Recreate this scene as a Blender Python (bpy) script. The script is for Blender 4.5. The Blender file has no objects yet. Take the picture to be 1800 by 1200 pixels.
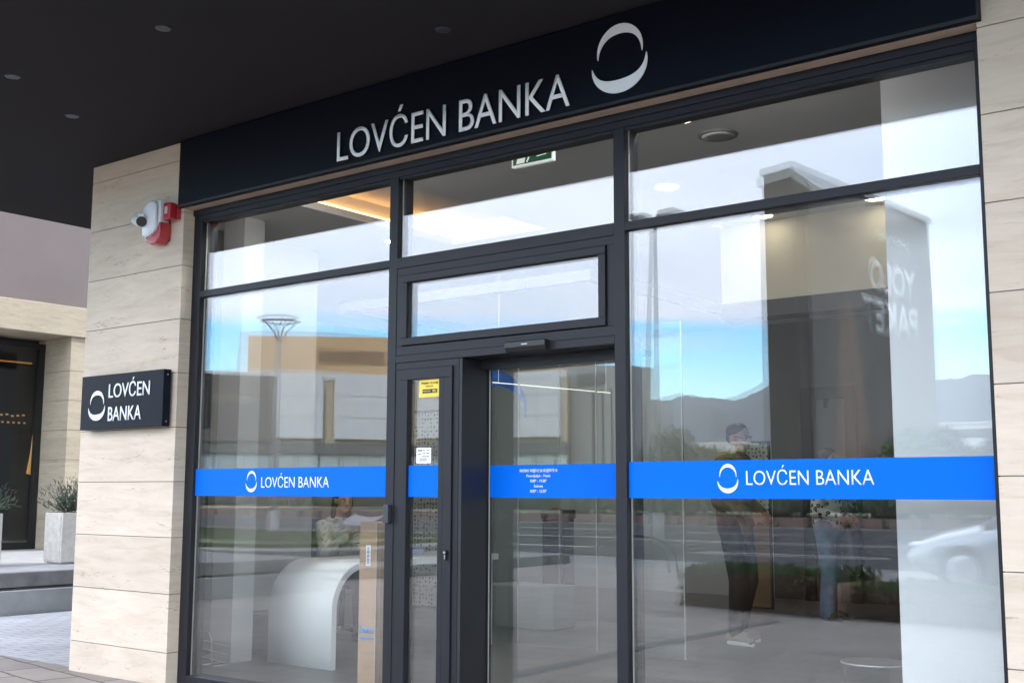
import bpy, bmesh, math, random
from mathutils import Vector, Matrix, noise
R = math.radians
PI = math.pi
sc = bpy.context.scene
COL = sc.collection
rnd = random.Random(7)

# ------------------------------------------------------------------ camera
cam_d = bpy.data.cameras.new('camera')
cam = bpy.data.objects.new('camera', cam_d)
COL.objects.link(cam)
cam_d.sensor_width = 36.0
cam_d.lens = 41.6
cam_d.clip_start = 0.05
cam_d.clip_end = 30000
fw = Vector((-0.61077095, 0.78135297, 0.12824346))
rt = Vector((0.78812943, 0.61549981, 0.00346183))
up = Vector((0.07622891, -0.10318683, 0.99173667))
cam.matrix_world = Matrix((
    (rt.x, up.x, -fw.x, 0.0),
    (rt.y, up.y, -fw.y, -5.024),
    (rt.z, up.z, -fw.z, 1.25),
    (0, 0, 0, 1)))
sc.camera = cam

# ------------------------------------------------------------------ exposure
sc.view_settings.view_transform = 'Standard'
sc.view_settings.look = 'None'
sc.view_settings.gamma = 1.0
sc.view_settings.exposure = 1.08
sc.render.engine = 'CYCLES'
cy = sc.cycles
cy.max_bounces = 10
cy.diffuse_bounces = 5
cy.glossy_bounces = 6
cy.transmission_bounces = 8
cy.transparent_max_bounces = 48
cy.volume_bounces = 0
cy.use_denoising = True
cy.caustics_reflective = False
cy.caustics_refractive = False
cy.sample_clamp_indirect = 6

# ------------------------------------------------------------------ sky
world = bpy.data.worlds.new('World')
sc.world = world
world.use_nodes = True
wn = world.node_tree
wn.nodes.clear()
SUN_EL, SUN_AZ = R(38), R(25)      # behind the bank, azimuth from +Y towards +X

def N(nt, typ, **kw):
    n = nt.nodes.new(typ)
    for k, v in kw.items():
        if k == 'inputs':
            for i, val in v.items():
                n.inputs[i].default_value = val
        else:
            setattr(n, k, v)
    return n

def build_world():
    nt = wn
    L = nt.links.new
    out = N(nt, 'ShaderNodeOutputWorld')
    bg = N(nt, 'ShaderNodeBackground', inputs={1: 0.12})
    sky = N(nt, 'ShaderNodeTexSky')
    sky.sky_type = 'NISHITA'
    sky.sun_disc = False
    sky.sun_elevation = SUN_EL
    sky.sun_rotation = SUN_AZ
    sky.air_density = 1.0
    sky.dust_density = 0.3
    sky.ozone_density = 3.0
    hs = N(nt, 'ShaderNodeHueSaturation', inputs={1: 1.5, 2: 3.0})
    L(sky.outputs[0], hs.inputs['Color'])
    tc = N(nt, 'ShaderNodeTexCoord')
    sep = N(nt, 'ShaderNodeSeparateXYZ')
    L(tc.outputs['Generated'], sep.inputs[0])
    # cloud deck seen in perspective
    addz = N(nt, 'ShaderNodeMath', operation='ADD', inputs={1: 0.06})
    L(sep.outputs[2], addz.inputs[0])
    mx = N(nt, 'ShaderNodeMath', operation='MAXIMUM', inputs={1: 0.03})
    L(addz.outputs[0], mx.inputs[0])
    dx = N(nt, 'ShaderNodeMath', operation='DIVIDE'); dy = N(nt, 'ShaderNodeMath', operation='DIVIDE')
    L(sep.outputs[0], dx.inputs[0]); L(mx.outputs[0], dx.inputs[1])
    L(sep.outputs[1], dy.inputs[0]); L(mx.outputs[0], dy.inputs[1])
    cmb = N(nt, 'ShaderNodeCombineXYZ')
    L(dx.outputs[0], cmb.inputs[0]); L(dy.outputs[0], cmb.inputs[1])
    n1 = N(nt, 'ShaderNodeTexNoise', inputs={'Scale': 0.55, 'Detail': 7.0, 'Roughness': 0.55})
    L(cmb.outputs[0], n1.inputs['Vector'])
    n2 = N(nt, 'ShaderNodeTexNoise', inputs={'Scale': 0.35, 'Detail': 5.0, 'Roughness': 0.5})
    L(cmb.outputs[0], n2.inputs['Vector'])
    # the cloud deck breaks up towards the horizon
    mr = N(nt, 'ShaderNodeMapRange', inputs={1: 0.110, 2: 0.180, 3: -0.34, 4: 0.48})
    mr.interpolation_type = 'SMOOTHSTEP'
    L(sep.outputs[2], mr.inputs[0])
    ad = N(nt, 'ShaderNodeMath', operation='ADD')
    L(n1.outputs[0], ad.inputs[0]); L(mr.outputs[0], ad.inputs[1])
    cov = N(nt, 'ShaderNodeMapRange', inputs={1: 0.40, 2: 0.62, 3: 0.0, 4: 1.0})
    L(ad.outputs[0], cov.inputs[0])
    # thin streaks low in the blue gap
    mp = N(nt, 'ShaderNodeMapping'); mp.inputs['Scale'].default_value = (4.0, 4.0, 34.0)
    L(tc.outputs['Generated'], mp.inputs[0])
    n3 = N(nt, 'ShaderNodeTexNoise', inputs={'Scale': 1.0, 'Detail': 4.0, 'Roughness': 0.5})
    L(mp.outputs[0], n3.inputs['Vector'])
    st = N(nt, 'ShaderNodeMapRange', inputs={1: 0.50, 2: 0.72, 3: 0.0, 4: 0.9})
    L(n3.outputs[0], st.inputs[0])
    lo = N(nt, 'ShaderNodeMapRange', inputs={1: 0.095, 2: 0.125, 3: 0.0, 4: 1.0})
    L(sep.outputs[2], lo.inputs[0])
    sm = N(nt, 'ShaderNodeMath', operation='MULTIPLY')
    L(st.outputs[0], sm.inputs[0]); L(lo.outputs[0], sm.inputs[1])
    cm = N(nt, 'ShaderNodeMath', operation='MAXIMUM')
    L(cov.outputs[0], cm.inputs[0]); L(sm.outputs[0], cm.inputs[1])
    ccol = N(nt, 'ShaderNodeValToRGB')
    ccol.color_ramp.elements[0].position = 0.32
    ccol.color_ramp.elements[0].color = (0.56, 0.68, 0.93, 1)
    ccol.color_ramp.elements[1].position = 0.62
    ccol.color_ramp.elements[1].color = (1.0, 1.04, 1.14, 1)
    L(n2.outputs[0], ccol.inputs[0])
    mul = N(nt, 'ShaderNodeVectorMath', operation='SCALE'); mul.inputs['Scale'].default_value = 19.0
    L(ccol.outputs[0], mul.inputs[0])
    mix = N(nt, 'ShaderNodeMix', data_type='RGBA')
    L(cm.outputs[0], mix.inputs[0]); L(hs.outputs[0], mix.inputs[6]); L(mul.outputs[0], mix.inputs[7])
    L(mix.outputs[2], bg.inputs[0])
    L(bg.outputs[0], out.inputs[0])
build_world()

sun_d = bpy.data.lights.new('sun', 'SUN')
sun_d.energy = 2.0
sun_d.angle = R(8)
sun_d.color = (1.0, 0.93, 0.82)
sun = bpy.data.objects.new('sun', sun_d)
COL.objects.link(sun)
sd = Vector((math.sin(SUN_AZ) * math.cos(SUN_EL), math.cos(SUN_AZ) * math.cos(SUN_EL), math.sin(SUN_EL)))
sun.rotation_euler = sd.to_track_quat('Z', 'Y').to_euler()

# ------------------------------------------------------------------ materials
def mat(name, col, rough=0.6, metal=0.0, spec=0.5, nscale=0, namt=0.15, bump=0.0, bscale=0, stretch=None, coat=0.0, emis=None, estr=0):
    m = bpy.data.materials.new(name)
    m.use_nodes = True
    nt = m.node_tree
    L = nt.links.new
    b = nt.nodes['Principled BSDF']
    b.inputs['Base Color'].default_value = (*col, 1)
    b.inputs['Roughness'].default_value = rough
    b.inputs['Metallic'].default_value = metal
    b.inputs['Specular IOR Level'].default_value = spec
    if coat: b.inputs['Coat Weight'].default_value = coat; b.inputs['Coat Roughness'].default_value = 0.08
    if emis:
        b.inputs['Emission Color'].default_value = (*emis, 1); b.inputs['Emission Strength'].default_value = estr
    if nscale or bump:
        tc = N(nt, 'ShaderNodeTexCoord')
        mp = N(nt, 'ShaderNodeMapping')
        if stretch: mp.inputs['Scale'].default_value = stretch
        L(tc.outputs['Object'], mp.inputs[0])
    if nscale:
        n = N(nt, 'ShaderNodeTexNoise', inputs={'Scale': nscale, 'Detail': 6.0, 'Roughness': 0.6})
        L(mp.outputs[0], n.inputs['Vector'])
        mr = N(nt, 'ShaderNodeMapRange', inputs={1: 0.25, 2: 0.75, 3: 1 - namt, 4: 1 + namt})
        L(n.outputs[0], mr.inputs[0])
        vm = N(nt, 'ShaderNodeVectorMath', operation='SCALE'); vm.inputs[0].default_value = col
        L(mr.outputs[0], vm.inputs['Scale'])
        L(vm.outputs[0], b.inputs['Base Color'])
    if bump:
        n = N(nt, 'ShaderNodeTexNoise', inputs={'Scale': bscale or 40, 'Detail': 5.0})
        L(mp.outputs[0], n.inputs['Vector'])
        bp = N(nt, 'ShaderNodeBump', inputs={'Strength': bump, 'Distance': 0.01})
        L(n.outputs[0], bp.inputs['Height']); L(bp.outputs[0], b.inputs['Normal'])
    return m

def travertine(name, base=(0.60, 0.503, 0.408), swap=False):
    m = bpy.data.materials.new(name); m.use_nodes = True
    nt = m.node_tree; L = nt.links.new; b = nt.nodes['Principled BSDF']
    b.inputs['Roughness'].default_value = 0.75
    b.inputs['Specular IOR Level'].default_value = 0.25
    tc = N(nt, 'ShaderNodeTexCoord')
    mp = N(nt, 'ShaderNodeMapping'); mp.inputs['Scale'].default_value = (1.0, 1.0, 6.5)
    L(tc.outputs['Object'], mp.inputs[0])
    n0 = N(nt, 'ShaderNodeTexNoise', inputs={'Scale': 1.1, 'Detail': 3.0}); L(tc.outputs['Object'], n0.inputs['Vector'])
    n1 = N(nt, 'ShaderNodeTexNoise', inputs={'Scale': 2.6, 'Detail': 9.0, 'Roughness': 0.62, 'Distortion': 0.9}); L(mp.outputs[0], n1.inputs['Vector'])
    r1 = N(nt, 'ShaderNodeValToRGB')
    e = r1.color_ramp.elements
    e[0].position = 0.22; e[0].color = (base[0]*.85, base[1]*.80, base[2]*.74, 1)
    e[1].position = 0.72; e[1].color = (base[0]*1.08, base[1]*1.09, base[2]*1.10, 1)
    k = e.new(0.5); k.color = (*base, 1)
    L(n1.outputs[0], r1.inputs[0])
    # pits and dark veins
    mp2 = N(nt, 'ShaderNodeMapping'); mp2.inputs['Scale'].default_value = (0.8, 0.8, 4.6)
    L(tc.outputs['Object'], mp2.inputs[0])
    n2 = N(nt, 'ShaderNodeTexNoise', inputs={'Scale': 26.0, 'Detail': 5.0, 'Roughness': 0.6, 'Distortion': 0.4}); L(mp2.outputs[0], n2.inputs['Vector'])
    n3 = N(nt, 'ShaderNodeTexNoise', inputs={'Scale': 3.0, 'Detail': 3.0, 'Distortion': 1.2}); L(mp2.outputs[0], n3.inputs['Vector'])
    ml = N(nt, 'ShaderNodeMath', operation='MULTIPLY'); L(n2.outputs[0], ml.inputs[0]); L(n3.outputs[0], ml.inputs[1])
    r2 = N(nt, 'ShaderNodeMapRange', inputs={1: 0.345, 2: 0.41, 3: 0.0, 4: 0.46}); L(ml.outputs[0], r2.inputs[0])
    mx = N(nt, 'ShaderNodeMix', data_type='RGBA'); mx.inputs[7].default_value = (0.22, 0.165, 0.115, 1)
    L(r2.outputs[0], mx.inputs[0]); L(r1.outputs[0], mx.inputs[6])
    mr = N(nt, 'ShaderNodeMapRange', inputs={1: 0.3, 2: 0.7, 3: 0.93, 4: 1.06}); L(n0.outputs[0], mr.inputs[0])
    sp_ = N(nt, 'ShaderNodeSeparateXYZ'); L(tc.outputs['Object'], sp_.inputs[0])
    dv = N(nt, 'ShaderNodeMath', operation='MULTIPLY_ADD', inputs={1: 1 / .3745, 2: -.53}); L(sp_.outputs[2], dv.inputs[0])
    flr = N(nt, 'ShaderNodeMath', operation='FLOOR'); L(dv.outputs[0], flr.inputs[0])
    wn_ = N(nt, 'ShaderNodeTexWhiteNoise', noise_dimensions='1D'); L(flr.outputs[0], wn_.inputs['W'])
    mc = N(nt, 'ShaderNodeMapRange', inputs={1: 0.0, 2: 1.0, 3: 0.93, 4: 1.06}); L(wn_.outputs[0], mc.inputs[0])
    mm = N(nt, 'ShaderNodeMath', operation='MULTIPLY'); L(mr.outputs[0], mm.inputs[0]); L(mc.outputs[0], mm.inputs[1])
    vm = N(nt, 'ShaderNodeVectorMath', operation='SCALE'); L(mx.outputs[2], vm.inputs[0]); L(mm.outputs[0], vm.inputs['Scale'])
    L(vm.outputs[0], b.inputs['Base Color'])
    bp = N(nt, 'ShaderNodeBump', inputs={'Strength': 0.35, 'Distance': 0.004}); bp.invert = True
    L(r2.outputs[0], bp.inputs['Height']); L(bp.outputs[0], b.inputs['Normal'])
    return m

def glass_mat(name, r0=0.062, tint=(0.985, 0.99, 0.988), rough=0.0):
    m = bpy.data.materials.new(name); m.use_nodes = True
    nt = m.node_tree; nt.nodes.clear(); L = nt.links.new
    out = N(nt, 'ShaderNodeOutputMaterial')
    tr = N(nt, 'ShaderNodeBsdfTransparent'); tr.inputs[0].default_value = (*tint, 1)
    gl = N(nt, 'ShaderNodeBsdfGlossy', inputs={'Roughness': rough}); gl.inputs[0].default_value = (0.97, 0.99, 1.0, 1)
    lw = N(nt, 'ShaderNodeLayerWeight', inputs={0: 0.5})
    pw = N(nt, 'ShaderNodeMath', operation='POWER', inputs={1: 5.0}); L(lw.outputs['Facing'], pw.inputs[0])
    ma = N(nt, 'ShaderNodeMath', operation='MULTIPLY_ADD', inputs={1: 1 - r0, 2: r0}); L(pw.outputs[0], ma.inputs[0])
    mx = N(nt, 'ShaderNodeMixShader'); L(ma.outputs[0], mx.inputs[0]); L(tr.outputs[0], mx.inputs[1]); L(gl.outputs[0], mx.inputs[2])
    L(mx.outputs[0], out.inputs[0])
    return m

def slab_mat(name, c1, c2, mortar, scale, rough=0.8, wear=0.2, bw=0.5, rh=0.25, msize=0.012, rot=0.0, bump=0.4):
    m = bpy.data.materials.new(name); m.use_nodes = True
    nt = m.node_tree; L = nt.links.new; b = nt.nodes['Principled BSDF']
    b.inputs['Roughness'].default_value = rough; b.inputs['Specular IOR Level'].default_value = 0.15 if rough > .5 else .5
    tc = N(nt, 'ShaderNodeTexCoord'); mp = N(nt, 'ShaderNodeMapping'); mp.inputs['Rotation'].default_value = (0, 0, rot)
    L(tc.outputs['Object'], mp.inputs[0])
    nd = N(nt, 'ShaderNodeTexNoise', inputs={'Scale': 3.0, 'Detail': 2.0}); L(mp.outputs[0], nd.inputs['Vector'])
    dv = N(nt, 'ShaderNodeVectorMath', operation='SCALE'); dv.inputs['Scale'].default_value = 0.05; L(nd.outputs['Color'], dv.inputs[0])
    av = N(nt, 'ShaderNodeVectorMath', operation='ADD'); L(mp.outputs[0], av.inputs[0]); L(dv.outputs[0], av.inputs[1])
    br = N(nt, 'ShaderNodeTexBrick', inputs={'Scale': scale, 'Mortar Size': msize, 'Mortar Smooth': 0.3, 'Brick Width': bw, 'Row Height': rh})
    br.inputs['Color1'].default_value = (*c1, 1); br.inputs['Color2'].default_value = (*c2, 1); br.inputs['Mortar'].default_value = (*mortar, 1)
    L(av.outputs[0], br.inputs['Vector'])
    n = N(nt, 'ShaderNodeTexNoise', inputs={'Scale': 1.3, 'Detail': 9.0, 'Roughness': 0.65}); L(tc.outputs['Object'], n.inputs['Vector'])
    mr = N(nt, 'ShaderNodeMapRange', inputs={1: 0.25, 2: 0.75, 3: 1 - wear, 4: 1 + wear}); L(n.outputs[0], mr.inputs[0])
    vm = N(nt, 'ShaderNodeVectorMath', operation='SCALE'); L(br.outputs[0], vm.inputs[0]); L(mr.outputs[0], vm.inputs['Scale'])
    L(vm.outputs[0], b.inputs['Base Color'])
    bp = N(nt, 'ShaderNodeBump', inputs={'Strength': bump, 'Distance': 0.01}); bp.invert = True
    L(br.outputs['Fac'], bp.inputs['Height']); L(bp.outputs[0], b.inputs['Normal'])
    return m

def pattern_mat(name, kind):
    m = bpy.data.materials.new(name); m.use_nodes = True
    nt = m.node_tree; L = nt.links.new; b = nt.nodes['Principled BSDF']
    b.inputs['Roughness'].default_value = 0.85
    tc = N(nt, 'ShaderNodeTexCoord')
    if kind == 'leopard':
        v = N(nt, 'ShaderNodeTexVoronoi', inputs={'Scale': 19.0}); L(tc.outputs['Object'], v.inputs['Vector'])
        n = N(nt, 'ShaderNodeTexNoise', inputs={'Scale': 60.0, 'Detail': 2.0}); L(tc.outputs['Object'], n.inputs['Vector'])
        ad = N(nt, 'ShaderNodeMath', operation='MULTIPLY_ADD', inputs={1: 0.35, 2: -0.17}); L(n.outputs[0], ad.inputs[0])
        s = N(nt, 'ShaderNodeMath', operation='ADD'); L(v.outputs['Distance'], s.inputs[0]); L(ad.outputs[0], s.inputs[1])
        r = N(nt, 'ShaderNodeValToRGB'); r.color_ramp.interpolation = 'CONSTANT'
        r.color_ramp.elements[0].color = (0.30, 0.22, 0.16, 1)
        e = r.color_ramp.elements[1]; e.position = 0.17; e.color = (0.02, 0.018, 0.016, 1)
        k = r.color_ramp.elements.new(0.42); k.color = (0.72, 0.68, 0.62, 1)
        L(s.outputs[0], r.inputs[0]); L(r.outputs[0], b.inputs['Base Color'])
    elif kind == 'tweed':
        w1 = N(nt, 'ShaderNodeTexChecker', inputs={'Scale': 85.0}); w1.inputs[1].default_value = (0.62, 0.60, 0.52, 1); w1.inputs[2].default_value = (0.05, 0.055, 0.05, 1)
        L(tc.outputs['Object'], w1.inputs[0])
        n = N(nt, 'ShaderNodeTexNoise', inputs={'Scale': 25.0, 'Detail': 3.0}); L(tc.outputs['Object'], n.inputs['Vector'])
        mx = N(nt, 'ShaderNodeMix', data_type='RGBA'); mx.inputs[7].default_value = (0.5, 0.48, 0.42, 1)
        r = N(nt, 'ShaderNodeMapRange', inputs={1: 0.4, 2: 0.65}); L(n.outputs[0], r.inputs[0]); L(r.outputs[0], mx.inputs[0]); L(w1.outputs[0], mx.inputs[6])
        L(mx.outputs[2], b.inputs['Base Color'])
    elif kind == 'perforated':
        b.inputs['Roughness'].default_value = 0.5
        mp = N(nt, 'ShaderNodeMapping'); mp.inputs['Scale'].default_value = (1, 0, 1); L(tc.outputs['Object'], mp.inputs[0])
        v = N(nt, 'ShaderNodeTexVoronoi', inputs={'Scale': 22.0, 'Randomness': 0.35}); L(mp.outputs[0], v.inputs['Vector'])
        r = N(nt, 'ShaderNodeValToRGB'); r.color_ramp.interpolation = 'CONSTANT'
        r.color_ramp.elements[0].color = (0.03, 0.03, 0.03, 1)
        e = r.color_ramp.elements[1]; e.position = 0.3; e.color = (0.42, 0.42, 0.40, 1)
        L(v.outputs['Distance'], r.inputs[0]); L(r.outputs[0], b.inputs['Base Color'])
    return m

M = {}
M['stone'] = travertine('travertine')
M['stone_far'] = travertine('travertine weathered', (0.42, 0.36, 0.28))
M['joint'] = mat('joint grout', (0.22, 0.20, 0.175), 0.9)
M['frame'] = mat('anthracite aluminium', (0.0145, 0.0145, 0.0190), 0.42, 0.0, 0.3, nscale=3, namt=0.12, bump=0.02, bscale=300)
M['frame_dark'] = mat('black aluminium', (0.012, 0.012, 0.015), 0.5)
M['gasket'] = mat('aluminium spacer', (0.62, 0.60, 0.56), 0.4, 0.6)
M['fascia'] = mat('navy black sign panel', (0.0030, 0.0042, 0.0100), 0.5, 0, 0.15, nscale=1.5, namt=0.2)
M['letter'] = mat('grey white acrylic', (0.88, 0.89, 0.93), 0.45)
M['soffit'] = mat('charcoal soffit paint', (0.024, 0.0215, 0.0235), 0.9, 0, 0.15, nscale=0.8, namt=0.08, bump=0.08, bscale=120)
M['lintel'] = mat('tan stone lintel', (0.42, 0.32, 0.25), 0.7, nscale=5, namt=0.12, stretch=(1, 1, 4), bump=0.1)
M['glass'] = glass_mat('window glass')
M['glass_clear'] = glass_mat('clear interior glass', 0.03, (0.95, 0.98, 0.97))
M['blue'] = mat('blue film', (0.0, 0.135, 0.70), 0.45, 0, 0.10)
M['white_film'] = mat('white film', (0.86, 0.88, 0.9), 0.5)
M['yellow'] = mat('yellow sticker', (0.85, 0.62, 0.08), 0.5)
M['black'] = mat('black plastic', (0.012, 0.012, 0.013), 0.35)
M['dark_plastic'] = mat('dark grey plastic', (0.04, 0.042, 0.05), 0.4)
M['white_plastic'] = mat('white plastic', (0.74, 0.75, 0.80), 0.32, bump=0.02)
M['red_plastic'] = mat('red plastic', (0.42, 0.02, 0.028), 0.22, 0, 0.6, coat=0.4)
M['wall_white'] = mat('white plaster', (0.86, 0.88, 0.89), 0.8, nscale=2, namt=0.03)
M['wall_grey'] = mat('grey plaster', (0.30, 0.30, 0.30), 0.85, nscale=2, namt=0.06)
M['wall_dark'] = mat('dark wall cladding', (0.11, 0.105, 0.105), 0.6, nscale=3, namt=0.12)
M['column'] = mat('pale grey column', (0.42, 0.43, 0.43), 0.8)
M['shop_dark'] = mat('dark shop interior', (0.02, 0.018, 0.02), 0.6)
M['wall_charcoal'] = mat('charcoal cladding', (0.060, 0.056, 0.056), 0.6, nscale=3, namt=0.12)
M['wall_beige'] = mat('beige plaster', (0.58, 0.54, 0.44), 0.8, nscale=2, namt=0.04)
M['ceil'] = mat('ceiling plaster', (0.72, 0.72, 0.70), 0.9, nscale=1.5, namt=0.03)
M['tile'] = slab_mat('grey floor tile', (0.13, 0.13, 0.13), (0.12, 0.12, 0.123), (0.07, 0.07, 0.07), 1.0, 0.35, 0.08, 1.2, 0.6, 0.004, 0, 0.05)
M['desk'] = mat('white lacquer', (0.86, 0.90, 0.90), 0.35, 0, 0.5, coat=0.2)
M['cardboard'] = mat('cardboard', (0.46, 0.30, 0.19), 0.85, nscale=8, namt=0.12, bump=0.1, bscale=30)
M['tape'] = mat('packing tape', (0.50, 0.38, 0.29), 0.3)
M['print_blue'] = mat('blue print', (0.08, 0.30, 0.60), 0.7)
M['paper'] = mat('paper', (0.72, 0.74, 0.86), 0.8)
M['folder'] = mat('lilac folder', (0.40, 0.44, 0.72), 0.6)
M['chrome'] = mat('brushed steel', (0.6, 0.6, 0.62), 0.28, 0.9)
M['lamp_on'] = mat('lit diffuser', (0.9, 0.9, 0.85), 0.5, emis=(1.0, 0.90, 0.72), estr=9.0)
M['lamp_fill'] = mat('added fill strip', (0.9, 0.9, 0.88), 0.5, emis=(0.98, 0.98, 1.0), estr=32.0)
M['lamp_hall'] = mat('lit hall diffuser', (0.9, 0.9, 0.85), 0.5, emis=(1.0, 0.95, 0.86), estr=105.0)
M['lamp_warm'] = mat('lit warm strip', (0.9, 0.7, 0.4), 0.5, emis=(1.0, 0.50, 0.16), estr=4.5)
M['lamp_soft'] = mat('lit linear lamp', (0.9, 0.9, 0.85), 0.5, emis=(1.0, 0.95, 0.85), estr=0.8)
M['lamp_amber'] = mat('lit amber lamp', (0.8, 0.4, 0.1), 0.5, emis=(1.0, 0.45, 0.12), estr=0.12)
M['green'] = mat('green sign face', (0.002, 0.022, 0.010), 0.4, emis=(0.01, 0.14, 0.06), estr=0.2)
M['lit_white'] = mat('lit white plastic', (0.8, 0.8, 0.8), 0.5, emis=(0.9, 1.0, 0.92), estr=0.25)
M['perf'] = pattern_mat('perforated sheet', 'perforated')
M['pink'] = mat('mauve stucco', (0.170, 0.142, 0.140), 0.9, nscale=1.2, namt=0.06, bump=0.15, bscale=60)
M['concrete'] = mat('grey concrete', (0.30, 0.30, 0.30), 0.9, nscale=2.5, namt=0.22, bump=0.15, bscale=30)
M['bed_kerb'] = mat('weathered bed kerb', (0.17, 0.17, 0.165), 0.9, nscale=3, namt=0.3, bump=0.2)
M['concrete_dark'] = mat('stained concrete', (0.19, 0.185, 0.18), 0.9, nscale=4.0, namt=0.4, bump=0.2, bscale=30)
M['planter'] = mat('white washed stone', (0.52, 0.50, 0.47), 0.85, nscale=14, namt=0.18, bump=0.6, bscale=26)
M['soil'] = mat('soil', (0.05, 0.035, 0.025), 1.0)
M['darkglass'] = mat('dark shop glass', (0.012, 0.012, 0.014), 0.06, 0, 0.6)
M['paving'] = slab_mat('plaza flagstones', (0.30, 0.268, 0.245), (0.24, 0.215, 0.20), (0.12, 0.11, 0.10), 1.0, 0.75, 0.22, 0.62, 0.31, 0.012, R(8), 0.5)
M['paving_blue'] = slab_mat('side alley paving', (0.42, 0.425, 0.44), (0.39, 0.395, 0.41), (0.30, 0.30, 0.31), 1.0, 0.8, 0.2, 0.24, 0.12, 0.012, R(90), 0.35)
M['band'] = mat('dark drainage strip', (0.07, 0.07, 0.072), 0.7, nscale=8, namt=0.2)
M['asphalt'] = mat('asphalt', (0.042, 0.043, 0.047), 1.0, 0, 0.08, nscale=0.7, namt=0.2, bump=0.2, bscale=60)
M['sidewalk'] = mat('pale sidewalk', (0.20, 0.20, 0.20), 1.0, 0, 0.1, nscale=1.2, namt=0.14, bump=0.1)
M['marking'] = mat('road paint', (0.42, 0.42, 0.41), 0.7, nscale=6, namt=0.15)
M['redkerb'] = mat('red and grey kerb blocks', (0.12, 0.08, 0.075), 0.8, nscale=3, namt=0.4, stretch=(1, 1, 1))
M['land'] = mat('distant ground', (0.13, 0.13, 0.10), 1.0, nscale=0.03, namt=0.4)
M['grass'] = mat('grass', (0.062, 0.085, 0.030), 0.9, nscale=4, namt=0.35)
M['leaf'] = mat('green foliage', (0.075, 0.125, 0.035), 0.7, nscale=3, namt=0.4)
M['leaf_dark'] = mat('dark foliage', (0.028, 0.045, 0.022), 0.7, nscale=3, namt=0.4)
M['leaf_grey'] = mat('grey green rosemary', (0.075, 0.105, 0.075), 0.7, nscale=9, namt=0.35)
M['leaf_brown'] = mat('brown hedge twigs', (0.26, 0.165, 0.10), 0.9, nscale=6, namt=0.4)
M['bark'] = mat('bark', (0.08, 0.06, 0.045), 0.95, nscale=8, namt=0.3, stretch=(3, 3, 1))
M['galv'] = mat('galvanised steel', (0.22, 0.23, 0.24), 0.5, 0.5)
M['tan_wall'] = mat('tan facade', (0.46, 0.31, 0.17), 0.9, nscale=0.12, namt=0.08)
M['tan_dark'] = mat('brown facade recess', (0.20, 0.12, 0.065), 0.9)
M['beige_wall'] = mat('beige facade', (0.42, 0.35, 0.25), 0.9, nscale=0.1, namt=0.06)
M['pale_panel'] = mat('pale grey cladding', (0.50, 0.52, 0.54), 0.7, nscale=0.25, namt=0.05)
M['bb_dark'] = mat('dark billboard', (0.085, 0.075, 0.068), 0.7, nscale=0.2, namt=0.12)
M['bb_text'] = mat('gold script print', (0.30, 0.24, 0.16), 0.7)
M['grey_wall'] = mat('grey facade', (0.24, 0.25, 0.26), 0.9, nscale=0.15, namt=0.08)
M['grey_dark'] = mat('dark grey facade', (0.09, 0.095, 0.10), 0.8)
M['tower'] = mat('dark tower cladding', (0.055, 0.050, 0.046), 0.8, nscale=0.2, namt=0.08)
M['banner'] = mat('banner print', (0.115, 0.105, 0.10), 0.6, nscale=0.18, namt=0.4, stretch=(1, 1, 0.4))
M['banner_skin'] = mat('banner gown print', (0.19, 0.145, 0.12), 0.6, nscale=0.5, namt=0.25, stretch=(1, 1, 0.3))
M['banner_text'] = mat('banner white lettering', (0.46, 0.47, 0.50), 0.6)
M['shop_glass'] = mat('storefront glass', (0.30, 0.37, 0.40), 0.15, 0, 0.6, nscale=0.2, namt=0.25)
M['hill'] = mat('wooded hill', (0.050, 0.065, 0.085), 1.0, nscale=0.004, namt=0.25)
M['skin'] = mat('skin', (0.45, 0.24, 0.165), 0.5, nscale=14, namt=0.06)
M['hair'] = mat('dark hair', (0.015, 0.010, 0.008), 0.45, bump=0.4, bscale=120)
M['hair_brown'] = mat('brown hair', (0.05, 0.026, 0.014), 0.5, bump=0.4, bscale=120)
M['jacket'] = mat('brown jacket cloth', (0.19, 0.130, 0.085), 0.8, nscale=10, namt=0.2, bump=0.6, bscale=14)
M['fleece'] = mat('beige fleece', (0.42, 0.30, 0.18), 1.0, nscale=30, namt=0.2, bump=0.6, bscale=60)
M['trousers'] = mat('black trousers', (0.010, 0.010, 0.012), 0.85, bump=0.4, bscale=12)
M['jeans'] = mat('blue denim', (0.17, 0.25, 0.38), 0.85, nscale=7, namt=0.35, bump=0.4, bscale=16)
M['shoe'] = mat('taupe suede', (0.30, 0.26, 0.22), 0.8, nscale=20, namt=0.2)
M['sole'] = mat('white sole', (0.72, 0.72, 0.70), 0.5)
M['lips'] = mat('lips', (0.32, 0.08, 0.07), 0.4)
M['leopard'] = pattern_mat('leopard print', 'leopard')
M['tweed'] = pattern_mat('tweed check', 'tweed')
M['bag'] = mat('black leather', (0.018, 0.018, 0.022), 0.4, bump=0.1, bscale=80)
M['chair'] = mat('grey mesh fabric', (0.06, 0.06, 0.068), 0.8, bump=0.2, bscale=200)
M['car_silver'] = mat('silver car paint', (0.48, 0.51, 0.54), 0.25, 0.5, 0.5, coat=0.8)
M['car_white'] = mat('white car paint', (0.68, 0.68, 0.67), 0.25, 0.0, 0.5, coat=0.8)
M['car_dark'] = mat('dark car paint', (0.03, 0.035, 0.045), 0.25, 0.3, 0.5, coat=0.8)
M['car_glass'] = mat('car glass', (0.01, 0.012, 0.014), 0.05, 0, 0.7)
M['tyre'] = mat('tyre rubber', (0.012, 0.012, 0.012), 0.85)
M['rim'] = mat('alloy rim', (0.5, 0.5, 0.52), 0.3, 0.8)
M['headlamp'] = mat('headlamp lens', (0.7, 0.72, 0.75), 0.1, 0.3)
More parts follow.
